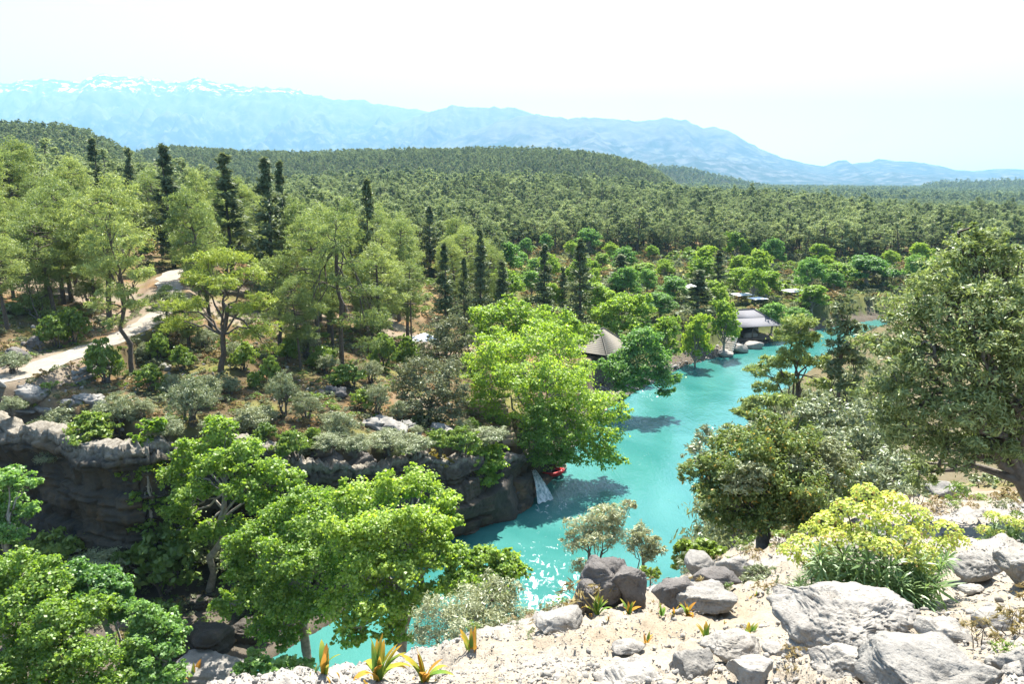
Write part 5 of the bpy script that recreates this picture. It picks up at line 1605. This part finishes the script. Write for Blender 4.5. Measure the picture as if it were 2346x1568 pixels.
SQM = [squill_mat('squill_leaf_green', (.13, .24, .05), (.34, .28, .05), .8, 1.25), squill_mat('squill_leaf_yellow', (.24, .31, .05), (.45, .25, .04), .6, 1.15), squill_mat('squill_leaf_orange', (.46, .30, .05), (.42, .19, .04), .3, 1.1)]
STR = []
for mi in range(3):
    for k in range(4):
        V, F, tip = strap(700 + k + 10 * mi, 1.0, .165, [.3, .7, 1.2, 2.0][k] * (1 + .2 * mi))
        STR.append((mi, k, np_mesh('squill_leaf', V, F, SQM[mi], True, {'tip': ('FLOAT', tip.astype(np.float32))})))
litter_me = [m_ for mi, k, m_ in STR if mi == 2 and k >= 2]
sq = [(742, 1552, 78, 7, .35, 'small squill with brown withered tip at the far left of the ledge edge'), (722, 1545, 40, 4, 0., 'short dark green squill behind the withered-tip squill'),
      (868, 1566, 100, 20, .4, 'large squill clump with drooping yellowing leaves at the ledge edge'), (972, 1570, 92, 12, .5, 'yellowing squill with broad leaves right of the large clump'),
      (1082, 1515, 66, 9, .7, 'squill with two upright orange leaves on the ledge edge'), (1368, 1412, 46, 18, .25, 'green squill clump in front of the dark split boulder'),
      (1440, 1412, 40, 8, .6, 'sparse squill with dry leaves right of the green clump'), (1395, 1426, 18, 5, .5, 'tiny squill below the green clump'), (1515, 1414, 36, 6, .3, 'small upright squill in the middle of the ledge'),
      (1575, 1414, 38, 14, .65, 'yellow-orange squill in front of the rounded grey boulder'), (1545, 1412, 26, 5, .2, 'small green squill left of the yellow-orange one'), (1480, 1480, 32, 7, 1.0, 'withered brown squill on the gravel'),
      (1620, 1477, 52, 10, .6, 'squill with broad yellow leaves behind the centre foreground rock'), (1715, 1468, 44, 16, .25, 'stubby green squill with brown tips left of the largest boulder'), (440, 1580, 52, 8, .7, 'orange-leaved squill peeping up at the bottom left edge'),
      (285, 1580, 36, 8, .8, 'dry squill tips at the bottom edge, leftmost'), (1730, 1372, 22, 6, .5, 'small dry squill below the grey-green bush'), (1660, 1432, 14, 5, .5, 'tiny squill seedling left of the stubby squill')]
rs = np.random.default_rng(55)
for U, V, hpx, n, dry, lab in sq:
    P = hit(U, min(V, 1566))
    if V > 1566: P = P - np.array([0, 0, px2m(P[1], V - 1566, V)])
    Lm = px2m(math.hypot(P[1], 0), hpx, V) * 1.18
    root = empty('squill_plant', P)
    tag(root, lab, 'plant', 'squills on the ledge')
    for k in range(n):
        mi = 2 if rs.uniform() < dry * .38 else (1 if rs.uniform() < .40 + dry * .2 else 0)
        tilt = int(rs.integers(0, 2)) if k < n * .7 else int(rs.integers(2, 4))
        me = next(m_ for a, b_, m_ in STR if a == mi and b_ == tilt)
        lf = link('leaf', me, root)
        s = Lm * rs.uniform(.65, 1.05)
        wv = s * rs.uniform(.8, 1.25) * (1.25 if mi == 2 else 1)
        lf.scale = (wv, s, s)
        lf.rotation_euler = (0, 0, rs.uniform(0, 6.28))
        lf.location = (rs.normal(0, .035 * Lm), rs.normal(0, .035 * Lm), -.02)
    for k in range(5 + int(dry * 8)):
        lf = link('leaf', litter_me[int(rs.integers(len(litter_me)))], root)
        s = Lm * rs.uniform(.2, .4)
        lf.scale = (s, s, s * .5)
        lf.rotation_euler = (rs.uniform(-1.7, -1.2), rs.uniform(-.3, .3), rs.uniform(0, 6.28))
        a = rs.uniform(0, 6.28)
        lf.location = (math.cos(a) * .3 * Lm, math.sin(a) * .3 * Lm, .03 - .10 * Lm * math.sin(a))

# ------------------------------------------------------------------ spurge bushes
def spurge_head(seed, R, n):
    rng = np.random.default_rng(seed)
    d = rng.normal(size=(n, 3)); d /= np.linalg.norm(d, axis=1)[:, None]
    d[:, 2] = np.abs(d[:, 2]) * 1.0 - .35
    pos = d * np.array([1, 1, .95]) * R * rng.uniform(.6, 1, n)[:, None]
    V, F = [], []
    th = np.arange(6) * math.pi / 3
    nn = d + np.array([0, 0, .4]) + rng.normal(0, .35, (n, 3)); nn /= np.linalg.norm(nn, axis=1)[:, None]
    a = np.cross(nn, rng.normal(size=(n, 3))); a /= np.linalg.norm(a, axis=1)[:, None]
    b_ = np.cross(nn, a)
    r = R * rng.uniform(.07, .115, n)
    ring = pos[:, None] + r[:, None, None] * (np.cos(th)[None, :, None] * a[:, None] + np.sin(th)[None, :, None] * b_[:, None]) + nn[:, None] * (r * .45)[:, None, None]
    V = np.concatenate([pos[:, None], ring], 1).reshape(-1, 3)
    base = np.arange(n)[:, None] * 7
    F = np.concatenate([np.stack([base[:, 0], base[:, 0] + 1 + k, base[:, 0] + 1 + (k + 1) % 6], 1) for k in range(6)])
    return np_mesh('spurge_flower_head', V, F, M['spurge_flower'])
def spurge_whorl(seed, L, n, droop):
    rng = np.random.default_rng(seed)
    Vs, Fs, c = [], [], 0
    for k in range(n):
        a = k * 2.4 + rng.uniform(-.3, .3)
        h = k / n
        el = 1.1 * h + rng.uniform(-.2, .2) - droop * (1 - h)
        t = np.linspace(0, 1, 5)
        l = L * rng.uniform(.75, 1.1)
        rr_ = l * t * math.cos(el)
        z = l * t * math.sin(el) - .35 * l * t ** 2 + (h - .5) * L * .9
        w = .052 * l * np.sin(np.pi * np.clip(t * .9 + .08, 0, 1))
        ca, sa = math.cos(a), math.sin(a)
        for i in range(5):
            Vs += [(ca * rr_[i] - sa * w[i], sa * rr_[i] + ca * w[i], z[i] + .3 * w[i]), (ca * rr_[i] + sa * w[i], sa * rr_[i] - ca * w[i], z[i] + .3 * w[i])]
        Fs.append(grid_faces(5, 2) + c)
        c += 10
    return np_mesh('spurge_leaf_whorl', np.array(Vs), np.concatenate(Fs), M['spurge_leaf'])
HEADS = [spurge_head(800 + k, .17, 210) for k in range(4)]
WH = [spurge_whorl(820 + k, .19, 52, .35) for k in range(3)]
M['stem'] = plain('spurge_stem', (.16, .17, .08), .7)
def spurge(base, heads, whorls, label, Y, hs=1.0, seed=1):
    base = np.array(base, float)
    base[2] = gz(base[0], base[1])
    root = empty('spurge_bush', base)
    tag(root, label, 'flowering bush')
    rng = np.random.default_rng(seed)
    base = np.array(base)
    for k, (U, V, rpx, dy) in enumerate(heads):
        c = at_y(U, V, Y + dy) - base
        tb = Tubes(); s0 = np.array([c[0] * .25, c[1] * .2, -.05])
        tb.add(bez(s0, c, 0, 7, .02, rng), np.linspace(.011, .006, 7), 6)
        st = link('stem', tb.mesh('spurge_stem', M['stem']), root)
        hd = link('flower_head', HEADS[k % 4], st, c)
        s = px2m(Y + dy, rpx, 1250) / .17
        hd.scale = (s, s, s * .9); hd.rotation_euler = (0, 0, rng.uniform(0, 6))
        w = link('leaf_whorl', WH[k % 3], st, s0 + (c - s0) * .66)
        w.scale = (.75,) * 3; w.rotation_euler = (rng.normal(0, .2), rng.normal(0, .2), rng.uniform(0, 6))
    for k, (U, V, rpx, dy) in enumerate(whorls):
        c = at_y(U, V, Y + dy) - base
        tb = Tubes(); s0 = np.array([c[0] * .3, c[1] * .3, -.05])
        tb.add(bez(s0, c, 0, 6, .02, rng), np.linspace(.010, .006, 6), 6)
        st = link('stem', tb.mesh('spurge_stem', M['stem']), root)
        for q in (1.0, .72):
            w = link('leaf_whorl', WH[int(rng.integers(3))], st, s0 + (c - s0) * q)
            s = px2m(Y + dy, rpx, 1300) / .19
            w.scale = (s, s, s); w.rotation_euler = (rng.normal(0, .35), rng.normal(0, .35), rng.uniform(0, 6))
Y_SP = float(hit(2010, 1398)[1])
spurge(at_y(2010, 1395, Y_SP), [(1985, 1130, 38, .2), (2045, 1150, 40, .3), (2095, 1180, 40, .2), (1940, 1165, 38, .1), (1980, 1180, 42, 0), (2035, 1200, 42, 0), (1895, 1195, 38, .1), (1910, 1230, 36, -.1), (1860, 1215, 30, .2),
                               (1835, 1245, 34, 0), (1810, 1265, 30, .1), (2075, 1230, 40, -.1), (2110, 1215, 32, .2), (1985, 1240, 38, -.2), (2030, 1255, 38, -.3), (1950, 1220, 36, .1), (2170, 1215, 36, .3), (2195, 1240, 28, .3), (2160, 1250, 32, .2), (2115, 1265, 34, -.1),
                               (1840, 1290, 24, 0), (2075, 1275, 34, -.2), (1880, 1260, 30, -.1), (2010, 1165, 34, .3), (2120, 1300, 26, -.2)],
       [(1880, 1290, 52, -.2), (1930, 1285, 52, -.2), (1975, 1300, 56, -.3), (2030, 1310, 56, -.3), (2085, 1320, 54, -.2), (1900, 1330, 46, -.1), (1950, 1330, 50, -.3), (2010, 1340, 52, -.4), (2060, 1350, 50, -.4), (2130, 1340, 54, -.3), (2120, 1375, 50, -.4),
        (2150, 1320, 46, -.1), (1850, 1325, 40, .1), (2090, 1360, 44, -.4), (1990, 1365, 44, -.3), (1830, 1345, 28, 0), (2160, 1290, 40, 0), (2105, 1300, 44, -.2)],
       'big yellow-flowering spurge bush behind the largest pale boulder', Y_SP, seed=41)
spurge(at_y(2300, 1265, 11.5), [(2275, 1185, 22, 0), (2310, 1195, 22, 0), (2340, 1205, 22, 0), (2255, 1215, 20, .2), (2290, 1225, 20, -.1), (2330, 1180, 16, .3), (2240, 1245, 16, 0)],
       [(2270, 1235, 30, 0), (2310, 1240, 34, 0), (2340, 1250, 34, 0), (2290, 1255, 30, -.1), (2255, 1255, 26, 0), (2330, 1225, 26, .1)],
       'smaller fading spurge at the right edge behind the shaded flat boulder', 11.5, seed=42)

# ------------------------------------------------------------------ buildings and small things across the river
M['shingle'] = plain('weathered_roof_boards', (.15, .135, .105), .9, 5)
M['grey_roof'] = plain('grey_felt_roof', (.12, .12, .13), .9, 3)
M['white_cloth'] = plain('white_canvas', (.80, .80, .80), .8, 2, .1)
M['wood'] = plain('dark_timber', (.10, .07, .045), .8)
M['earth'] = plain('trodden_earth', (.34, .26, .17), .95, 3)
M['tread'] = plain('pale_stone_step', (.42, .38, .32), .9, 4)
M['red'] = plain('red_rubber', (.50, .02, .025), .45, 4, .2)
M['dark_grey'] = plain('dark_grey_rubber', (.06, .06, .065), .6)

def hip_house(name, c, w, d, zb, ze, za, rz, label, cat, roof, wall, boards=14, posts=True):
    root = empty(name, (c[0], c[1], zb), rz)
    tag(root, label, cat)
    e, a = ze - zb, za - zb
    ov = .5
    W2, D2 = w / 2 + ov, d / 2 + ov
    ridge = max((w - d) / 2, 0.05)
    faces = [((-W2, -D2), (W2, -D2), (ridge, 0), (-ridge, 0)), ((W2, D2), (-W2, D2), (-ridge, 0), (ridge, 0)), ((-W2, D2), (-W2, -D2), (-ridge, 0), (-ridge, 0)), ((W2, -D2), (W2, D2), (ridge, 0), (ridge, 0))]
    for p0, p1, p2, p3 in faces:          # each slope is laid in overlapping courses of boards
        sl = None
        for k in range(boards):
            f0, f1 = k / boards, (k + 1) / boards + .02
            f1 = min(f1, 1)
            q = []
            for f, up in ((f0, .03), (f1, .0)):
                A = np.array([*p0, e]) * (1 - f) + np.array([*p3, a]) * f
                Bq = np.array([*p1, e]) * (1 - f) + np.array([*p2, a]) * f
                A[2] += up; Bq[2] += up
                q += [A, Bq]
            dn = np.array([0, 0, .07])
            V = np.array([q[0], q[1], q[3], q[2], q[0] - dn, q[1] - dn, q[3] - dn, q[2] - dn])
            F = np.array([[0, 1, 2, 3], [7, 6, 5, 4], [0, 4, 5, 1], [1, 5, 6, 2], [2, 6, 7, 3], [3, 7, 4, 0]])
            me = np_mesh('roof_course', V, F, roof)
            if sl is None: sl = link('roof_slope', me, root)
            else: link('roof_course', me, sl)
    rc = Tubes()
    for p0, _, _, p3 in faces:
        rc.add(np.array([[*p0, e + .1], [*p3, a + .08]]), [.07, .07], 5)
    rc.add(np.array([[-ridge - .05, 0, a + .08], [ridge + .05, 0, a + .08]]), [.08, .08], 5)
    link('ridge_cap', rc.mesh('ridge_cap', roof), root)
    for sx in (-1, 0, 1):
        for sy in (-1, 1):
            b = Boxes(); b.add((0, 0, e / 2 - .2), (.2, .2, e + .4))
            link('post', b.mesh('post', M['wood']), root, (sx * (w / 2 - .2), sy * (d / 2 - .2), 0))
    b = Boxes(); b.add((0, 0, .1), (w - .2, d - .2, .3)); link('deck', b.mesh('deck', M['wood']), root)
    if wall:
        b = Boxes(); b.add((0, d / 2 - .45, e * .45 + .3), (w - .8, .16, e * .85)); link('wall', b.mesh('wall', wall), root)
        b = Boxes(); b.add((-w / 2 + .45, 0, .85), (.12, d - 1.2, 1.0)); link('railing', b.mesh('railing', M['wood']), root)
    return root
c = at_y(1378, 790, 119)
hip_house('pavilion', c, 7, 6, gz(c[0], 119) - .1, at_y(1370, 800, 119)[2], at_y(1370, 754, 119)[2], .9, 'brown pavilion with a shingled hipped roof half hidden by plane trees', 'pavilion', M['shingle'], None)
c = at_y(1705, 735, 153)
hip_house('restaurant', c, 11, 7, gz(c[0], 153) - .5, at_y(1710, 742, 153)[2], at_y(1705, 710, 153)[2], .25, 'open riverside restaurant with a low dark grey roof', 'building', M['grey_roof'], M['wood'], 2)

def canopy(c, w, d, h, pitch, label, peak=.7, cat='canopy', rz=0.3):
    zb = gz(c[0], c[1])
    root = empty('canopy', (c[0], c[1], zb), rz)
    tag(root, label, cat, None)
    nu = 9
    u, v = np.meshgrid(np.linspace(-1, 1, nu), np.linspace(-1, 1, nu), indexing='ij')
    z = h + peak * (1 - np.maximum(np.abs(u), np.abs(v)))
    V = np.stack([u * w / 2, v * d / 2, z], -1).reshape(-1, 3)
    n = len(V)
    F = grid_faces(nu, nu)
    me = np_mesh('canopy_cloth', np.concatenate([V, V - np.array([0, 0, .05])]), np.concatenate([F, F[:, ::-1] + n]), M['white_cloth'])
    link('cloth', me, root)
    for sx in (-1, 1):
        for sy in (-1, 1):
            b = Boxes(); b.add((0, 0, h / 2), (.10, .10, h))
            link('pole', b.mesh('pole', M['wood']), root, (sx * w * .46, sy * d * .46, 0))
    return root
def canopy_at(U, V, Y, w, d, label, peak=.7):
    c = at_y(U, V, Y)
    canopy(c, w, d, max(c[2] - gz(c[0], Y), 2.0), 0, label, peak)
canopy_at(972, 778, 104, 3.6, 3.2, 'white tent roof among trees left of the grey oak', .9)
canopy_at(1820, 692, 180, 5.0, 4.0, 'white square canopy above the river bend', .5)
canopy_at(1582, 660, 172, 4.2, 3.4, 'white roof behind the riverside cypress', .8)
canopy_at(1700, 700, 172, 4.5, 3.5, 'white awning behind the grey restaurant roof, left', .3)
canopy_at(1735, 705, 168, 3.6, 3.0, 'white awning behind the grey restaurant roof, right', .3)
canopy_at(1320, 622, 215, 3.5, 3.0, 'small white shade roof at the meadow edge', .4)
# red sign board under the white canopy
c = at_y(1838, 704, 176)
root = empty('red_board', (c[0], c[1], gz(c[0], c[1])))
tag(root, 'small red board below the white canopy above the river bend', 'board')
hz = max(c[2] - gz(c[0], c[1]), 1.2)
b = Boxes(); b.add((0, 0, hz), (1.6, .06, .9)); link('panel', b.mesh('panel', M['red']), root)
for s in (-1, 1):
    b = Boxes(); b.add((0, 0, (hz - .2) / 2), (.08, .08, hz - .2)); link('post', b.mesh('post', M['wood']), root, (s * .6, .08, 0))

# stairs
def stairs(name, base, n, w, run, rise, rz, mat, label, curve=0.0, body=True):
    root = empty(name, base, rz)
    tag(root, label, 'stairs')
    rg_ = np.random.default_rng(n)
    for k in range(n):
        nu = 9
        xs = np.linspace(-w / 2, w / 2, nu)
        V = []
        for x in xs:
            y0 = k * run + curve * (x / w) ** 2 + rg_.normal(0, .02)
            zt_ = (k + 1) * rise + rg_.normal(0, .012)
            V += [(x, y0, zt_ - rise - .4), (x, y0 + .03, zt_), (x, y0 + run + .06, zt_), (x, y0 + run + .06, zt_ - rise - .4)]
        V = np.array(V)
        F = [grid_faces(nu, 4, True), np.array([[0, 1, 2, 3]]), np.array([[3, 2, 1, 0]]) + 4 * (nu - 1)]
        link('step', np_mesh('step', V, F, mat), root)
P = hit(1662, 815)
stairs('stone_stairs', (P[0], P[1], max(P[2], .1)), 9, 2.2, .50, .30, rad(-28), M['tread'], 'pale stone stairs climbing from the water to the gardens')
P = at_y(1140, 1015, 75.5)
stairs('earth_steps', (P[0], P[1], P[2] - .2), 9, 4.2, .75, .32, rad(12), M['earth'], 'dappled earth steps in the shade of the largest plane tree', .9)

# raft moored under the plane tree
c = at_y(1250, 1068, 80.5)
root = empty('raft', (c[0], c[1], .12), rad(-18))
tag(root, 'red inflatable raft moored in the shade under the largest plane tree', 'raft')
th = np.linspace(0, 2 * math.pi, 41)
rim = np.stack([1.9 * np.cos(th) * np.where(np.abs(np.cos(th)) > .7, 1, 1), .85 * np.sign(np.sin(th)) * np.abs(np.sin(th)) ** .6, .22 + .28 * np.abs(np.cos(th)) ** 4], 1)
tb = Tubes(); tb.add(rim, np.full(41, .24), 9); link('tube', tb.mesh('raft_tube', M['red']), root)
b = Boxes(); b.add((0, 0, .1), (3.2, 1.3, .08)); link('floor', b.mesh('raft_floor', M['dark_grey']), root)
for x in (-.6, .6):
    tb = Tubes(); tb.add(np.array([[x, -.8, .32], [x, 0, .36], [x, .8, .32]]), [.17, .18, .17], 8); link('thwart', tb.mesh('raft_thwart', M['dark_grey']), root)
tb = Tubes(); tb.add(np.array([[-1.9, 0, .5], [-2.6, .5, .6], [-3.4, 1.0, .9]]), [.02, .02, .02], 5); link('mooring_rope', tb.mesh('mooring_rope', M['white_cloth']), root)

# little waterfall spilling over the bank rock
m, N, Lk = new_mat('falling_water')
nt = m.node_tree
g = N.new("ShaderNodeNewGeometry")
mp = N.new("ShaderNodeMapping"); mp.inputs['Scale'].default_value = (2.2, 2.2, .45)
Lk.new(g.outputs['Position'], mp.inputs[0])
f = noise(nt, mp.outputs[0], 1.6, 5, .6)
p = N.new("ShaderNodeBsdfPrincipled")
Lk.new(mixc(nt, maprange(nt, f, .35, .6), (.12, .22, .22), (.60, .64, .64)), p.inputs['Base Color'])
p.inputs['Roughness'].default_value = .3
Lk.new(bump(nt, f, .6, .1), p.inputs['Normal'])
out_surf(nt, p.outputs[0])
top = np.array([2.2, 75.6, 2.3]); bot = np.array([3.4, 72.9, 0.03])
sv = np.linspace(0, 1, 26); uv = np.linspace(-1, 1, 15)
V = []
for s in sv:
    c = top * (1 - s) + bot * s
    c[2] = bot[2] + (top[2] - bot[2]) * (1 - s ** 1.8)
    w = .3 + .75 * s ** 1.5
    for u in uv:
        V.append(c + np.array([.8 * u * w, .55 * u * w, .10 * math.sin(9 * u + 5 * s) * (1 - .3 * s) + .04]))
tag(link('waterfall', np_mesh('waterfall', np.array(V), grid_faces(26, 15), m, True)), kind='structure')

# utility pole with cables left of the tent
c = at_y(943, 790, 103)
zb = gz(c[0], 103)
root = empty('utility_pole', (c[0], 103, zb))
tag(root, 'thin wooden utility pole with three cables left of the white tent roof', 'pole')
tb = Tubes(); tb.add(np.array([[0, 0, -.4], [0, 0, 3.5], [0, 0, 7.2]]), [.13, .11, .09], 8); link('pole', tb.mesh('pole', M['wood']), root)
b = Boxes(); b.add((0, 0, 6.8), (1.6, .1, .12)); link('crossarm', b.mesh('crossarm', M['wood']), root)
for k in range(3):
    tb = Tubes(); t = np.linspace(0, 1, 14)
    tb.add(np.stack([-.6 + .6 * k - 34 * t, 14 * t, 6.9 + 3.5 * t - 6 * t * (1 - t) + .0 * k], 1), np.full(14, .012), 4)
    link('cable', tb.mesh('cable', M['dark_grey']), root)

# ------------------------------------------------------------------ far mountains
def mountain(name, D, depth, prof, seed, rough, mat, zmin=-20):
    us = np.linspace(prof[0][0], prof[-1][0], 320)
    vs = np.interp(us, [p_[0] for p_ in prof], [p_[1] for p_ in prof])
    r = np.array([pray(u, v) for u, v in zip(us, vs)])
    t = r[:, 0] / r[:, 1]
    crest = CAM_H + D * r[:, 2] / r[:, 1]
    crest = crest + (fbm(np.stack([us / 26, us * 0, us * 0], 1), 4, seed + 30, True) - .5) * .018 * (crest - zmin)
    w = np.concatenate([np.linspace(-1, 0, 68), np.linspace(0.02, .6, 16)])
    Wg, Cg = np.meshgrid(w, crest, indexing='ij')
    Tg = np.tile(t, (len(w), 1))
    Y = D + Wg * depth
    X = Tg * D * (1 + Wg * depth / D * .85)
    prof_ = np.where(Wg < 0, np.clip(1 + Wg, 0, 1) ** 1.15, np.clip(1 - Wg / .6, 0, 1) ** 1.2)
    q = np.stack([X.ravel() / 620, Y.ravel() / 2200, np.zeros(X.size)], 1)
    rg_ = fbm(q, 5, seed, True).reshape(X.shape)
    fn = fbm(np.stack([X.ravel() / 170, Y.ravel() / 450, np.zeros(X.size)], 1), 4, seed + 5, True).reshape(X.shape)
    mid = np.clip(-Wg * 3, 0, 1) * prof_ ** .5
    Z = zmin + (Cg - zmin) * prof_ + rough * (.17 * (rg_ - 1.3) * mid + .05 * (fn - .8) * mid + .006 * fn) * (Cg - zmin)
    me = np_mesh(name, np.stack([X, Y, Z], -1).reshape(-1, 3), grid_faces(len(w), len(us)), mat, True)
    return tag(link(name, me), kind='structure')

def mount_mat(name, snow0, snow1, forest_top):
    m, N, Lk = new_mat(name)
    nt = m.node_tree
    g = N.new("ShaderNodeNewGeometry")
    sep = N.new("ShaderNodeSeparateXYZ"); Lk.new(g.outputs['Position'], sep.inputs[0])
    f = noise(nt, g.outputs['Position'], .0021, 7, .62, .6)
    f2 = noise(nt, g.outputs['Position'], .0065, 6, .7, .3)
    z = sep.outputs[2]
    rockc = mixc(nt, maprange(nt, f2, .35, .65), (.06, .062, .062), (.125, .12, .112))
    fw = maprange(nt, mathn(nt, 'ADD', mathn(nt, 'MULTIPLY', f, 1400), mathn(nt, 'MULTIPLY', z, -1.0)), 700 - forest_top, 700 - forest_top + 260)
    fw = mathn(nt, 'MULTIPLY', fw, maprange(nt, f2, .60, .48))
    c = mixc(nt, fw, rockc, (.028, .04, .034))
    sw_ = mathn(nt, 'MULTIPLY', maprange(nt, mathn(nt, 'ADD', z, mathn(nt, 'MULTIPLY', f2, 700)), snow0, snow1), maprange(nt, f2, .54, .60))
    c = mixc(nt, sw_, c, (.95, .95, .95))
    d = N.new("ShaderNodeBsdfDiffuse"); Lk.new(c, d.inputs[0])
    out_surf(nt, d.outputs[0])
    return m
MM1, MM2, MM3 = mount_mat('mountain_snowy', 1880, 2020, 1050), mount_mat('mountain_bare', 2600, 2800, 800), mount_mat('mountain_wooded', 4300, 4400, 620)
mountain('mountain_range', 14500, 6200, [(-700, 210), (-300, 200), (-100, 195), (0, 190), (60, 186), (110, 186), (150, 190), (200, 180), (240, 175), (270, 182), (305, 176), (350, 182), (400, 190), (450, 182), (500, 190), (560, 198), (620, 205), (680, 208),
                                        (740, 222), (800, 230), (860, 236), (930, 247), (985, 260), (1060, 268), (1150, 285), (1300, 320)], 1, 1.0, MM1)
mountain('mountain_range', 12500, 4500, [(700, 330), (850, 300), (960, 268), (1000, 252), (1040, 244), (1080, 246), (1130, 246), (1180, 250), (1215, 262), (1280, 285), (1380, 320), (1500, 350)], 2, .9, MM2)
mountain('mountain_range', 10500, 4300, [(900, 370), (1000, 330), (1090, 300), (1140, 278), (1190, 268), (1230, 264), (1270, 266), (1300, 272), (1360, 270), (1420, 276), (1480, 278), (1530, 272), (1570, 276), (1600, 290), (1640, 294), (1670, 302), (1700, 320), (1740, 340),
                                        (1790, 362), (1840, 374), (1890, 382), (1905, 374), (1920, 368), (1938, 366), (1950, 376), (1990, 372), (2010, 364), (2050, 370), (2100, 372), (2140, 378), (2190, 390), (2230, 393), (2280, 388), (2320, 388), (2400, 392), (2700, 380), (3000, 400)], 3, .8, MM3)

# ------------------------------------------------------------------ air
m, N, Lk = new_mat('haze_air')
nt = m.node_tree
pv_ = N.new("ShaderNodeVolumePrincipled")
pv_.inputs['Color'].default_value = (.36, .70, 1.0, 1)
pv_.inputs['Density'].default_value = 0.000070
pv_.inputs['Anisotropy'].default_value = 0.0
o_ = N.new("ShaderNodeOutputMaterial")
nt.links.new(pv_.outputs[0], o_.inputs['Volume'])
m.cycles.homogeneous_volume = True if hasattr(m.cycles, 'homogeneous_volume') else False
b = Boxes(); b.add((0, 0, 1240), (52000, 52000, 2600))
tag(link('haze', b.mesh('haze', m)), kind='stuff')
